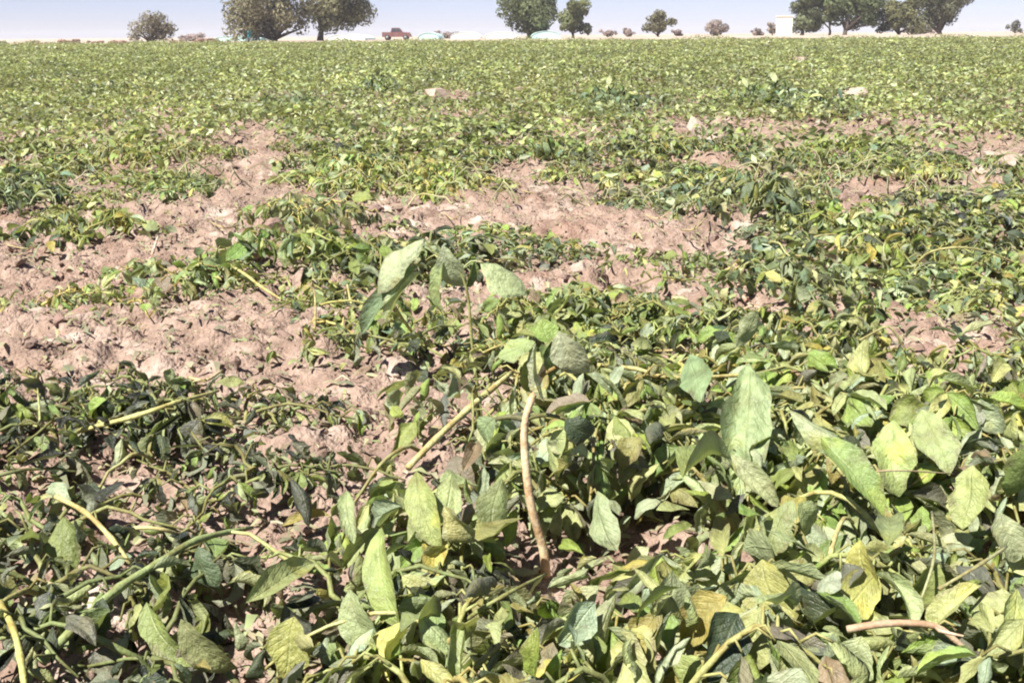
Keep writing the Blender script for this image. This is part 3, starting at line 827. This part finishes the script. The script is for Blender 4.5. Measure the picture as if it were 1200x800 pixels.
for x, y, px, py in mid_used + TALL:
    tall = (x, y, px, py) in TALL
    pal = 'blue' if tall else far_region(px, py, x, y)
    k = R.randrange(6 if pal == 'field' else 4)
    rest, full, stems, top = PROTO[(pal, k)]
    lab, grp = mid_label(pal, y, px, py)
    if tall: lab, grp = 'tall bluish green tuft standing above the far crop', 'tall bluish tufts in the far crop'
    root = new_plant(x, y, lab, grp)
    s = R.uniform(.8, 1.25)
    root.scale = (s, s, s * R.uniform(.6, 1.15)); root.rotation_euler = (0, 0, R.uniform(0, 6.28))
    if tall: root.scale = (s * 1.7, s * 1.5, s * R.uniform(1.5, 2.0))
    j = R.uniform(.72, 1.25) if not tall else 1.05
    tint = (j * R.uniform(.90, 1.1), j, j * R.uniform(.85, 1.15))
    near = y < 5.4
    o = link('leaves', rest if near else full, root, None, tint); o['kind'] = 'stuff'
    sc_ = STEMC[pal]; q = R.uniform(.7, 1.3)
    link('stems', stems, root, None, (sc_[0] * q, sc_[1] * q, sc_[2] * q))
    if near:
        for M, c, v in top:
            link('leaf', HI[v], root, M, (c[0] * tint[0], c[1] * tint[1], c[2] * tint[2]))

# ------------------------------------------------------------------ the rest of the crop: one mass of leaves to the field's end
def crop_mass(y0, y1, density, size, height, seg, mat, fade_in=0.0, margin=0.0, keepout=False):
    r = np.random.RandomState(int(y0 * 10) + 1)
    half = lambda y: y * .53 + .9 + margin
    n = int(density * (half(y0) + half(y1)) * (y1 - y0))
    u = r.rand(n); a, b = half(y0), half(y1)
    y = y0 + (y1 - y0) * ((-a + np.sqrt(a * a + (b * b - a * a) * u)) / (b - a))
    x = (r.rand(n) * 2 - 1) * half(y)
    if keepout: 
        m = np.abs(x) > y * .505 + .12; x, y = x[m], y[m]; n = len(x)
    gz_ = ground_z(x, y)
    px, py = px_np(np.stack([x, y, np.zeros(n) + .06], -1))
    patch = noise2(x * 1.9, y * 1.1) * .6 + noise2(x * .45 + 7, y * .3) * .6
    pd, pe, pid = cells(x * 2.3 + .25 * noise2(x * 3, y * 3), y * 2.0)
    keep = (r.rand(n) > bare_np(px, py)) & (patch > -.85 + .25 * r.rand(n)) & (pd < .40 + .40 * r.rand(n)) & (noise2(x * .3 + 4, y * 1.15) > -.50 + .2 * r.rand(n))
    if fade_in > 0: keep &= r.rand(n) < np.clip((y - y0) / fade_in, 0, 1)
    x, y, gz_, patch, pd = x[keep], y[keep], gz_[keep], patch[keep], pd[keep]; n = len(x)
    ph_ = _h(np.floor(x * 2.3 + .5).astype(int), np.floor(y * 2.0 + .5).astype(int)) / 512.0
    clump = 1.05 - 1.1 * pd ** 1.5 + .30 * noise2(x * 3.2 + 20, y * 3.2) + .35 * noise2(x * .8, y * .8 + 50)
    z = gz_ + .02 + height * (1 + 1.3 * sstep(FIELD_END - 14, FIELD_END - 2, y) * np.maximum(noise2(x * .35, y * .05) + .15, 0)) * np.clip(clump + .25, .12, 1.3) * (1 - .5 * r.rand(n) ** 1.5)
    # per leaf frame
    az = r.rand(n) * 6.283; dn = r.uniform(-.2, 1.1, n)
    Y = np.stack([np.cos(az), np.sin(az), -dn], -1); Y /= np.linalg.norm(Y, axis=1, keepdims=True)
    N = np.stack([r.uniform(-.8, .8, n), r.uniform(-.8, .8, n), r.uniform(.3, 1.1, n)], -1)
    X = np.cross(Y, N); X /= np.linalg.norm(X, axis=1, keepdims=True) + 1e-9
    Z = np.cross(X, Y)
    L = size * r.uniform(.6, 1.25, n); W = L * r.uniform(.36, .62, n)
    bend = r.uniform(-.25, .35, n) * L; fold = r.uniform(-.1, .35, n) * W
    P = np.stack([x, y, z], -1)
    if seg == 2:   # folded leaf: base, side, tip, side, with a rib (4 tris as 2 quads)
        loc = [(0, 0, 0), (-.5, .5, 1), (0, .52, 0), (.5, .5, 1), (0, 1, 0)]
        fq = [(0, 2, 4, 1), (0, 3, 4, 2)]
    else:
        loc = [(0, 0, 0), (-.5, .5, 1), (0, 1, 0), (.5, .45, 1)]
        fq = [(0, 3, 2, 1)]
    k = len(loc)
    V = np.zeros((n, k, 3)); UV = np.zeros((n, k, 2))
    for i, (a_, b_, c_) in enumerate(loc):
        V[:, i] = P + X * (a_ * W)[:, None] + Y * (b_ * L)[:, None] + Z * (c_ * fold - bend * (b_ ** 2))[:, None]
        UV[:, i] = (a_ + .5, b_)
    Fq = (np.array(fq)[None] + (np.arange(n) * k)[:, None, None]).reshape(-1, 4)
    names = list(C.keys()); CC = np.array([C[q] for q in names])
    def draw(pal):
        w = np.array([PAL[pal].get(q, 0) for q in names], float); w /= w.sum()
        return r.choice(len(names), n, p=w)
    v = noise2(x * .55, y * .4)
    ph2 = _h(np.floor(x * 2.3 + 60.5).astype(int), np.floor(y * 2.0 + 11.5).astype(int)) / 512.0
    ci = np.where(ph2 < .15, draw('dark'), np.where(ph2 > .88, draw('yellow'), np.where(v > .25, draw('yellow'), np.where(v < -.36, draw('blue'), draw('field')))))
    T = CC[ci] * .62 + CC[ci].mean(0) * .38
    T = T * r.uniform(.85, 1.15, (n, 1)) * (.82 + .36 * ph_ + .2 * noise2(x * .2, y * .1) + .4 * noise2(x * 1.1, y * .6))[:, None] 
    T = np.repeat(T[:, None], k, 1).reshape(-1, 3)
    return V.reshape(-1, 3), Fq, UV.reshape(-1, 2), T
def stalk_mass(y0, y1, n):
    """thin limp stalks lying on top of the crop"""
    r = np.random.RandomState(77)
    y = y0 + (y1 - y0) * r.rand(n) ** 1.2; x = (r.rand(n) * 2 - 1) * (y * .53 + .6)
    px, py = px_np(np.stack([x, y, np.zeros(n)], -1)); m = r.rand(n) > bare_np(px, py) * .6; x, y = x[m], y[m]; n = len(x)
    a = r.rand(n) * 6.283; c = r.uniform(-1.2, 1.2, n); L = r.uniform(.10, .26, n); top = r.uniform(.05, .12, n); w = r.uniform(.002, .0045, n) * (1 + y * .03)
    K = 8; P = np.zeros((n, K, 3))
    for i in range(K):
        t = i / (K - 1); q = a + c * t
        P[:, i, 0] = x + np.cos(q) * L * t; P[:, i, 1] = y + np.sin(q) * L * t
        P[:, i, 2] = ground_z(P[:, i, 0], P[:, i, 1]) + .02 + top * math.sin(math.pi * (.1 + .8 * t))
    T = np.gradient(P, axis=1); T /= np.linalg.norm(T, axis=2, keepdims=True)
    S1 = np.cross(T, np.array([0, 0, 1.0])); S1 /= np.linalg.norm(S1, axis=2, keepdims=True) + 1e-9
    U = np.cross(S1, T); w = w[:, None, None]
    V = np.stack([P + S1 * w * .87 - U * w * .5, P + U * w, P - S1 * w * .87 - U * w * .5], 2)      # (n, K, 3 corners, 3)
    base = (np.arange(n) * K * 3)[:, None, None]; f = []
    for i in range(K - 1):
        for k in range(3):
            k2 = (k + 1) % 3; f.append((i * 3 + k, i * 3 + k2, i * 3 + 3 + k2, i * 3 + 3 + k))
    F = (np.array(f)[None] + base).reshape(-1, 4)
    col = np.array([(.40, .40, .15), (.30, .34, .12), (.44, .40, .20), (.38, .30, .18)])[r.randint(0, 4, n)] * r.uniform(.75, 1.15, (n, 1))
    return V.reshape(-1, 3), F, np.tile(np.array([.25, .5]), (n * K * 3, 1)), np.repeat(col, K * 3, 0)
chunks = [crop_mass(mid_end - 1.6, 17, 520, .070, .17, 2, None, 1.6), crop_mass(17, 30, 300, .092, .20, 2, None), crop_mass(30, 55, 170, .115, .21, 2, None),
          crop_mass(55, FIELD_END, 34, .19, .28, 1, None), stalk_mass(5.0, 34, 2600), crop_mass(2.4, mid_end - 1.0, 260, .050, .13, 2, None, margin=.5, keepout=True)]
Vs, Fs, Us, Ts = [], [], [], []; off = 0
for V, F, U, T in chunks:
    Vs.append(V); Fs.append(F + off); Us.append(U); Ts.append(T); off += len(V)
mass = link('crop_foliage', np_mesh('crop_foliage', np.concatenate(Vs), np.concatenate(Fs), M_LEAF_FAR, np.concatenate(Us), np.concatenate(Ts)))
props(mass, 'limp green crop foliage covering the far field', 'crop', kind='stuff')
print('plants', len(plants), 'leaf objects', n_leaf_obj, 'mid_end', round(mid_end, 2), 'mass leaves', sum(len(f) for f in Fs))

# ------------------------------------------------------------------ clods, stones, dry stalks
def clod_mesh(seed, mat, flat=.62):
    r = np.random.RandomState(seed)
    import bmesh
    bm = bmesh.new(); bmesh.ops.create_icosphere(bm, subdivisions=2, radius=1)
    P = np.array([tuple(v.co) for v in bm.verts])
    # cut by random planes: broken faces
    for _ in range(15):
        n = r.normal(size=3); n /= np.linalg.norm(n); d = r.uniform(.42, .8)
        over = np.maximum(P @ n - d, 0); P -= over[:, None] * n
    P *= 1 + .10 * r.normal(size=(len(P), 1)) * .6
    P *= np.array([r.uniform(.8, 1.2), r.uniform(.7, 1.1), flat * r.uniform(.8, 1.2)])
    for v, p in zip(bm.verts, P): v.co = p
    me = bpy.data.meshes.new('soil_clod'); bm.to_mesh(me); bm.free(); me.materials.append(mat); return me
CLODS = [clod_mesh(i, M_CLOD) for i in range(9)]
PALES = [clod_mesh(50 + i, M_PALE, .7) for i in range(4)]
def clod(x, y, s, me, label, group, name='soil_clod', cat='soil clod', sink=.25, tint=None):
    o = link(name, me)
    o.location = (x, y, gz(x, y) + s * (.5 - sink) * .8); o.rotation_euler = (R.uniform(-.4, .4), R.uniform(-.4, .4), R.uniform(0, 6.28))
    o.scale = (s, s * R.uniform(.7, 1.1), s * R.uniform(.7, 1.1))
    j = R.uniform(.8, 1.2); o.color = tint or (j, j * R.uniform(.95, 1.03), j * R.uniform(.92, 1.03), 1)
    props(o, label, cat, group)
n_c = 0
while n_c < 260:
    cx, cy, hx, hy_, pr = R.choice(BARE[:16] + BARE[25:26] + BARE[29:32])
    px, py = R.gauss(cx, hx * .5), R.gauss(cy, hy_ * .5)
    if not (-20 < px < 1220 and 110 < py < 800): continue
    p = at(px, py, 0)
    lab = ('broken brown soil clod lying on the bare soil patch', 'broken clods on the bare soil') if p.y < 4.2 else ('brown soil clod lying between rows further into the field', 'clods between the far rows')
    clod(p.x, p.y, R.choice((.012, .016, .02, .026, .036)) * R.uniform(.8, 1.2) * (1 if p.y < 4.2 else 1.5), R.choice(CLODS), *lab); n_c += 1
for px, py, wpx, lab in ((303, 312, 32, 'white crusted stone beside the fallen yellow stalk'), (993, 126, 38, 'cream white clod standing out in the bluish plants'), (815, 160, 32, 'pinkish white flat clod, the smaller broken half of a pair'),
                         (845, 168, 34, 'pale flat clod lying beside a pinkish white broken clod'), (515, 122, 34, 'pale crusted clod in the field far behind the folded leaves'), (1160, 190, 30, 'tall pale clod on the bare spot among field plants'),
                         (1182, 206, 34, 'low pale clod next to a taller pale clod'), (678, 324, 26, 'whitish clod on bare soil behind the leaf rosette'), (935, 78, 18, 'small pale clod far out in the field'), (1150, 205, 20, 'small pale chip at the foot of the tall pale clod'), (1192, 186, 26, 'rounded pale clod behind the tall pale clod'), (1030, 148, 30, 'reddish pale clod in line with the pair of pale flat clods'),
                         (90, 372, 60, 'large grey brown clod in the middle of the bare soil'), (1090, 412, 60, 'flat pinkish clod on the bare soil between the large-leaved plants'), (72, 398, 34, 'whitish crusted clod at the foot of a large grey brown clod'),
                         (1065, 785, 80, 'rough mauve brown clod under the dry pink twig')):
    p = at(px, py, .01); s = wpx * (.5 if py > 300 else .68) * (p - Vector((0, 0, CAM_H))).length / F_PX
    dark = 'brown' in lab or 'pinkish clod' in lab
    clod(p.x, p.y, s, R.choice(CLODS if dark else PALES), lab, None, 'pale_clod' if not dark else 'soil_clod', sink=(.42 if p.y < 3.2 else .22), tint=(1.1, 1.0, 1.02, 1) if dark else (1.05, 1.02, 1, 1))
# crumbs
r = np.random.RandomState(8); cr = [np.array([tuple(v.co) for v in m.vertices]) for m in CLODS]
oct_v = np.array([(1, 0, 0), (0, 1, 0), (-1, 0, 0), (0, -1, 0), (0, 0, 1), (0, 0, -1)], float)
oct_f = np.array([(0, 1, 4), (1, 2, 4), (2, 3, 4), (3, 0, 4), (1, 0, 5), (2, 1, 5), (3, 2, 5), (0, 3, 5)])
n = 15000
y = 1.0 + 6.5 * r.rand(n) ** 1.3; x = (r.rand(n) * 2 - 1) * (y * .5 + .2)
s = .002 + .010 * r.rand(n) ** 4
A = r.rand(n) * 6.28
V = oct_v[None] * (1 + .5 * r.uniform(-1, 1, (n, 6, 1))) * s[:, None, None] * np.array([1, 1, .8])
V = np.stack([V[..., 0] * np.cos(A)[:, None] - V[..., 1] * np.sin(A)[:, None], V[..., 0] * np.sin(A)[:, None] + V[..., 1] * np.cos(A)[:, None], V[..., 2]], -1)
V += np.stack([x, y, ground_z(x, y) + s * .4], -1)[:, None]
crumbs = link('soil_crumbs', np_mesh('soil_crumbs', V.reshape(-1, 3), (oct_f[None] + (np.arange(n) * 6)[:, None, None]).reshape(-1, 3), M_SOIL, smooth=False))
props(crumbs, 'loose crumbs of dry soil scattered over the bare ground', 'soil', kind='stuff')

r = np.random.RandomState(21)
n = 17000
y = 1.0 + 8.5 * r.rand(n) ** 1.2; x = (r.rand(n) * 2 - 1) * (y * .5 + .25)
a = r.rand(n) * 6.28; L = .008 + .045 * r.rand(n) ** 1.7; W = L * r.uniform(.10, .45, n); cv = r.uniform(-.5, .9, n) * L
ca, sa = np.cos(a), np.sin(a); z0 = ground_z(x, y) + .004
V = np.zeros((n, 6, 3))
for i, (u, t) in enumerate(((-.5, 0), (.5, 0), (-.5, .5), (.5, .5), (-.4, 1), (.4, 1))):
    dx = u * W * (1 if t == .5 else .35); dy = (t - .5) * L
    V[:, i] = np.stack([x + ca * dy - sa * dx, y + sa * dy + ca * dx, z0 + np.abs(cv) * (.55 if t == .5 else .05) + r.uniform(0, .006, n)], -1)
col = np.array([(.30, .21, .14), (.16, .12, .085), (.42, .36, .22), (.10, .10, .065), (.22, .20, .10), (.50, .44, .33), (.20, .25, .09), (.30, .33, .15)])[r.choice(8, n, p=[.20, .16, .15, .12, .10, .07, .10, .10])] * r.uniform(.8, 1.2, (n, 1))
litter = link('plant_litter', np_mesh('plant_litter', V.reshape(-1, 3), (np.array([(0, 1, 3, 2), (2, 3, 5, 4)])[None] + (np.arange(n) * 6)[:, None, None]).reshape(-1, 4), M_LEAF_FAR, np.tile(np.array([.5, .5]), (n * 6, 1)), np.repeat(col, 6, 0)))
props(litter, 'dry brown leaf and straw litter scattered on the bare soil', 'litter', kind='stuff')

def stalk(spec, r0, color, label, group=None):
    pts = smooth_pts([at(px, py, z) + Vector((0, 0, gz(*at(px, py, z)[:2]) * (1 if z < .05 else 0))) for px, py, z in spec], 4)
    c0 = pts[0].copy()
    mb = MB(); mb.tube([p - c0 for p in pts], [r0 * (1 - .4 * i / len(pts)) for i in range(len(pts))], 6)
    if len(spec) > 2:   # a side twig
        q = pts[len(pts) // 2] - c0
        mb.tube([q, q + Vector((R.uniform(-.02, .02), -.015, R.uniform(0, .02))), q + Vector((R.uniform(-.04, .04), -.03, R.uniform(0, .02)))], [r0 * .55, r0 * .45, r0 * .3], 5)
    o = link('dry_stalk', mb.mesh('dry_stalk', M_STEM), None, None, color); o.location = c0
    props(o, label, 'dry stalk', group)
stalk([(993, 737, .15), (1040, 730, .165), (1095, 733, .16), (1125, 755, .14), (1150, 778, .11)], .0052, (.44, .34, .24), 'dry pink forked twig lying over the leaves above a clod')
stalk([(176, 312, .005), (186, 285, .03)], .006, (.55, .44, .36), 'short whitish stalk standing in the bare soil')
stalk([(40, 425, .005), (55, 440, .02), (66, 460, .02)], .004, (.20, .13, .10), 'dark broken twig on the pale crusted soil')
stalk([(890, 365, .01), (875, 345, .04), (862, 328, .06)], .008, (.42, .30, .22), 'shrivelled brown stalk behind the large pale leaves')
stalk([(860, 372, .01), (884, 362, .03), (900, 385, .01)], .005, (.45, .36, .26), 'bent straw stalk beside a shrivelled brown stalk')
for k in range(34):
    px, py = R.uniform(0, 1200), R.choice((R.uniform(150, 320), R.uniform(250, 460)))
    L = R.uniform(18, 55); a = R.uniform(-.6, .6) + R.choice((0, math.pi))
    j = R.uniform(.7, 1.15)
    stalk([(px, py, .02), (px + L * .5 * math.cos(a), py + L * .35 * math.sin(a), R.uniform(.03, .10)), (px + L * math.cos(a), py + L * .7 * math.sin(a), .02)], R.uniform(.0025, .0048), (.46 * j, .40 * j, .20 * j),
          'thin straw coloured stalk lying among the field plants', 'thin straw stalks among the plants')

# ------------------------------------------------------------------ beyond the field: trees
def crown_mesh(name, lobes, n, size, col, mat, seed):
    r = np.random.RandomState(seed)
    pts, nor = [], []
    vol = np.array([l[3] * l[4] * l[5] for l in lobes]) ** .8
    pick = r.choice(len(lobes), n, p=vol / vol.sum())
    for i in range(n):
        l = lobes[pick[i]]
        d = r.normal(size=3); d /= np.linalg.norm(d)
        q = d * (1 - .5 * r.rand() ** 1.6)
        pts.append((l[0] + q[0] * l[3], l[1] + q[1] * l[4], l[2] + q[2] * l[5])); nor.append(d)
    size = size * .68; P = np.array(pts); D = np.array(nor)
    D = D + r.normal(size=D.shape) * .32; D /= np.linalg.norm(D, axis=1, keepdims=True)
    a = np.cross(D, r.normal(size=D.shape)); a /= np.linalg.norm(a, axis=1, keepdims=True); b = np.cross(D, a)
    s = size * r.uniform(.5, 1.3, (n, 1))
    V = np.stack([P - a * s, P + b * s * .6 + D * s * .2, P + a * s, P - b * s * .6 - D * s * .1], 1)
    lobe_t = r.uniform(.75, 1.25, len(lobes))
    T = np.array(col)[None] * (lobe_t[pick] * r.uniform(.9, 1.1, n))[:, None]
    T = T * np.array([1, 1, 1]) 
    F = np.arange(n * 4).reshape(n, 4)
    return np_mesh(name, V.reshape(-1, 3), F, mat, np.tile(np.array([(0, .5), (.5, 1), (1, .5), (.5, 0)]), (n, 1)), np.repeat(T, 4, 0), smooth=False)
def tree_material():
    t = NT('tree_leaf')
    base = t.n('ShaderNodeAttribute', attribute_name='tint').outputs[0]
    d = t.n('ShaderNodeBsdfDiffuse'); t.l(base, d.inputs[0])
    tr = t.n('ShaderNodeBsdfTranslucent'); t.l(base, tr.inputs[0])
    mx = t.n('ShaderNodeMixShader'); mx.inputs[0].default_value = .3
    t.l(d.outputs[0], mx.inputs[1]); t.l(tr.outputs[0], mx.inputs[2])
    return t.out(mx.outputs[0])
M_TREE = tree_material()
M_BARK = plain('bark', (.09, .07, .055), .9, .4, 4)
def tree(name, px, base_py, w_px, h_px, dist, col, label, seed, trunk=.22, group=None, cat='tree', lobes_n=11, trunk_px=None, size=.34, dens=1.0, tilt=0):
    r = random.Random(seed)
    p = at_y(px, base_py, dist); gx_, gy_ = p.x, dist
    k = dist / F_PX
    W, H = w_px * k, h_px * k
    root = empty(name, (gx_, gy_, gz(gx_, gy_) - .05)); props(root, label, cat, group)
    H = H + max(0, (p.z - root.location.z)) * 0
    tz = H * trunk
    tx = 0 if trunk_px is None else (trunk_px - px) * k
    mb = MB()
    tr_ = max(.08, W * .035)
    top = Vector((tx * .6 + r.uniform(-.3, .3), 0, tz + H * .25))
    mb.tube([(tx, 0, -.1), (tx + .1, 0, tz * .5), (tx * .9, .1, tz), tuple(top)], [tr_ * 1.35, tr_, tr_ * .9, tr_ * .6], 8)
    link('trunk', mb.mesh('trunk', M_BARK), root)
    lobes = []
    for i in range(int(lobes_n * 1.9)):
        a = r.uniform(0, 6.28); q = math.sqrt(r.random()) * .43
        zz = tz + (H - tz) * r.uniform(.10, .86)
        rr = r.uniform(.09, .20)
        wf = 1.02 - .6 * abs((zz - tz) / (H - tz) - .45)
        lobes.append((math.cos(a) * q * W * wf, math.sin(a) * q * W * wf, zz, rr * W, rr * W, min(rr * W * .85, (H - tz) * .3)))
    lobes.append((0, 0, tz + (H - tz) * .5, W * .27, W * .27, (H - tz) * .36))
    for i in range(0, len(lobes) - 1, 2):
        l = lobes[i]; m2 = MB()
        m2.tube([(tx * .9, .1, tz * .95), (l[0] * .5 + tx * .4, l[1] * .5, tz + (l[2] - tz) * .55), (l[0], l[1], l[2])], [tr_ * .55, tr_ * .4, tr_ * .15], 6)
        link('limb', m2.mesh('limb', M_BARK), root)
    n = int(max(700, min(11000, W * H * 105 * dens)))
    link('crown', crown_mesh('crown', lobes, n, size, col, M_TREE, seed), root)
    return root
MV = (.30, .24, .215)
tree('tree', 321, 49, 108, 92, 150, (.215, .20, .125), 'broad grey brown tree with low sweeping crown beside a forked trunk', 1, .03, lobes_n=22)
tree('tree', 396, 48, 92, 88, 156, (.20, .195, .11), 'grey green tree whose dark bare trunk stands behind the red pickup', 2, .14, lobes_n=18, trunk_px=376)
tree('bush', 176, 52, 56, 32, 140, (.22, .20, .145), 'low round grey bush alone at the field edge', 3, .04, cat='bush', lobes_n=9, size=.26)
tree('tree', 620, 42, 80, 56, 165, (.13, .15, .075), 'dark wide tree standing behind the teal tunnel beside a smaller tree', 4, .08, lobes_n=18)
tree('tree', 671, 43, 46, 42, 160, (.15, .165, .08), 'narrow upright green tree on a thin trunk, smaller of two neighbours', 5, .14, lobes_n=9)
tree('tree', 771, 41, 38, 32, 170, (.18, .17, .105), 'small round olive green tree alone on the pale sand', 6, .06, lobes_n=8, size=.28)
tree('bush', 838, 40, 30, 21, 190, (.27, .22, .19), 'mauve grey bush on the sand near the cream hut', 7, .03, cat='bush', lobes_n=6, size=.28)
tree('tree', 950, 39, 60, 64, 170, (.13, .145, .08), 'tall dark tree with shaded trunks right behind the cream hut', 8, .10, lobes_n=15, trunk_px=940)
tree('tree', 972, 39, 38, 58, 176, (.24, .19, .09), 'yellowish brown tree between two dark green trees', 9, .14, lobes_n=8)
tree('tree', 1002, 39, 70, 64, 166, (.13, .155, .078), 'dark green tree with leaning black trunks on the sand bank', 10, .10, lobes_n=15, trunk_px=990)
tree('tree', 1053, 37, 62, 42, 168, (.15, .15, .075), 'low olive green tree in front of a taller grey tree', 12, .06, lobes_n=10)
tree('tree', 1101, 37, 82, 62, 174, (.155, .16, .10), 'large grey green tree at the end of the tree row', 13, .04, lobes_n=15)
tree('bush', 1190, 36, 19, 17, 180, (.18, .18, .15), 'small grey bush alone past the end of the tree row', 14, .04, cat='bush', lobes_n=5, size=.24)
for i, (px, w, h) in enumerate(((712, 22, 8), (735, 18, 10), (794, 16, 7), (888, 16, 8), (905, 16, 16), (524, 34, 8), (1078, 50, 8), (225, 34, 9))):
    tree('shrub', px, 40, w, h, 185 + 3 * i, MV if i != 4 else (.32, .28, .24), 'low mauve dry shrub on the far sand' if i not in (4, 5) else ('grey shrub leaning on the cream hut' if i == 4 else 'brown scrub patch beside the red pickup'), 30 + i, .04,
         group='low dry shrubs on the far sand' if i not in (4, 5) else None, cat='shrub', lobes_n=5, size=.26)

for i in range(11):
    px = 8 + i * 25 + R.uniform(-9, 9)
    tree('scrub_bush', px, 50, R.uniform(16, 34), R.uniform(3.5, 6.5), 114 + R.uniform(0, 9), R.choice(((.36, .25, .20), (.30, .26, .17), (.24, .26, .13))), 'low reddish dry scrub along the field edge', 60 + i, .03,
         group='reddish scrub along the field edge', cat='scrub', lobes_n=5, size=.2)
# hut, tunnels, pickup, barrel
M_CREAM = plain('cream_plaster', (.76, .69, .58), .85, .12, .8)
M_TEAL = plain('teal_tunnel_sheet', (.44, .62, .58), .45, .18, .6)  # teal made paler: distance haze is put into the sheet colour
M_WHITE = plain('white_tunnel_sheet', (.68, .74, .72), .45, .15, .6)  # pale sheet colour, distance haze painted in here too
M_RED = plain('red_car_paint', (.17, .08, .075), .7, .25, 1.5)
M_RUB = plain('black_rubber', (.03, .03, .03), .8, .2, 4)
M_GLASS = plain('dark_car_glass', (.05, .06, .075), .1, .1, 2, spec=.6)
M_GREY = plain('grey_metal', (.20, .20, .20), .5, .2, 3)
M_BLUE = plain('teal_plastic', (.03, .17, .19), .45, .2, 2)
def pos_at(px, dist, py=42):
    p = at_y(px, py, dist); return Vector((p.x, dist, gz(p.x, dist)))
p = pos_at(920, 168); k = 168 / F_PX
hut = empty('hut', p); props(hut, 'small cream plastered hut next to the dark trees', 'hut')
w, h = 15 * k, 21 * k
mb = MB(); mb.box((-w / 2, 0, -.2), (w / 2, w * .9, h)); link('wall', mb.mesh('wall', M_CREAM, False), hut)
mb = MB(); mb.box((-w / 2 - .1, -.1, h), (w / 2 + .1, w * .9 + .1, h + .12)); link('roof', mb.mesh('roof', M_CREAM, False), hut)
mb = MB(); mb.box((-.35, -.03, 0), (.35, .03, 1.7)); link('door', mb.mesh('door', plain('faded_wood_door', (.66, .58, .48), .8), False), hut)
def tunnel(px, wpx, hpx, dist, mat, label, group=None):
    p = pos_at(px, dist); k = dist / F_PX; W = wpx * k; H = hpx * k
    root = empty('greenhouse_tunnel', p); props(root, label, 'greenhouse', group)
    mb = MB(); prof = [(W / 2 * math.cos(a), H * math.sin(a) ** .8) for a in [math.pi * i / 14 for i in range(15)]]
    mb.prism(prof, 0, 14); link('cover', mb.mesh('cover', mat, False), root)
    for yy in (-.04, 3.5, 7, 10.5):
        m2 = MB(); m2.tube([(x * 1.004, yy, z * 1.006) for x, z in prof], [.035] * len(prof), 5); link('hoop', m2.mesh('hoop', mat), root)
tunnel(272, 46, 5, 176, M_TEAL, 'faint teal tunnel behind the broad grey brown tree')
tunnel(405, 44, 6, 178, M_WHITE, 'whitish tunnel under the tree with the dark bare trunk')
tunnel(502, 24, 7, 172, M_TEAL, 'teal tunnel right beside the red pickup')
tunnel(545, 34, 7, 180, M_WHITE, 'whitish tunnel standing in the open between pickup and dark wide tree')
tunnel(588, 38, 7, 178, M_WHITE, 'pale tunnel partly behind the dark wide tree')
tunnel(640, 34, 8, 158, M_TEAL, 'bright teal tunnel in front of the dark wide tree')
# pickup
p = pos_at(465, 150); pk = empty('pickup_truck', p); props(pk, 'red pickup truck parked side-on beyond the field edge', 'pickup truck')
mb = MB(); mb.prism([(-1.9, .42), (1.85, .42), (1.9, .8), (1.75, .98), (.75, 1.05), (-1.9, 1.05)], -.8, .8); link('body', mb.mesh('body', M_RED, False), pk)
mb = MB(); mb.prism([(-.75, 1.05), (.8, 1.05), (.35, 1.6), (-.6, 1.6)], -.7, .7); cab = link('cab', mb.mesh('cab', M_RED, False), pk)
for yy in (-.715, .715):
    for pr in ([(-.6, 1.12), (-.05, 1.12), (-.05, 1.52), (-.52, 1.52)], [(.03, 1.12), (.62, 1.12), (.30, 1.52), (.03, 1.52)]):
        m2 = MB(); m2.prism(pr, yy - .012, yy + .012); link('window', m2.mesh('window', M_GLASS, False), cab)
for x in (-1.2, 1.25):
    for yy in (-.72, .72):
        m2 = MB(); m2.tube([(x, yy - .11, .36), (x, yy + .11, .36)], [.36, .36], 18); wh = link('wheel', m2.mesh('wheel', M_RUB), pk)
        m3 = MB(); m3.tube([(x, yy - .125, .36), (x, yy + .125, .36)], [.19, .19], 14); link('rim', m3.mesh('rim', M_GREY), wh)
for yy in (-.6, .6):
    m2 = MB(); m2.box((1.86, yy - .12, .74), (1.92, yy + .12, .86)); link('headlight', m2.mesh('headlight', M_WHITE, False), pk)
m2 = MB(); m2.box((1.86, -.82, .40), (2.0, .82, .55)); link('bumper', m2.mesh('bumper', M_GREY, False), pk)
p = pos_at(293, 148); br = empty('water_barrel', p); props(br, 'dark teal barrel on a stand under the broad grey brown tree', 'barrel')
mb = MB(); mb.tube([(0, 0, .5), (0, 0, .6), (0, 0, 1.0), (0, 0, 1.4), (0, 0, 1.5)], [.30, .36, .38, .36, .30], 16); link('barrel_body', mb.mesh('barrel_body', M_BLUE), br)
mb = MB(); mb.box((-.4, -.4, .42), (.4, .4, .5))
link('stand_top', mb.mesh('stand_top', M_GREY, False), br)
for x, yy in ((-.33, -.33), (.33, -.33), (.33, .33), (-.33, .33)):
    m2 = MB(); m2.box((x - .05, yy - .05, -.1), (x + .05, yy + .05, .42)); link('leg', m2.mesh('leg', M_GREY, False), br)

# ------------------------------------------------------------------ the dusty air
mb = MB(); mb.box((-2900, -40, -1.6), (2900, 2900, 16))
hm = NT('dusty_air')
pv = hm.n('ShaderNodeVolumePrincipled')
pv.inputs['Color'].default_value = (.96, .95, 1, 1); pv.inputs['Density'].default_value = 0.00032; pv.inputs['Anisotropy'].default_value = 0.0
ho = hm.n('ShaderNodeOutputMaterial'); hm.l(pv.outputs[0], ho.inputs['Volume'])
haze = link('haze', mb.mesh('haze', hm.m, False))
props(haze, 'thin dusty air over the field', 'haze', kind='stuff')
SC.cycles.volume_bounces = 0
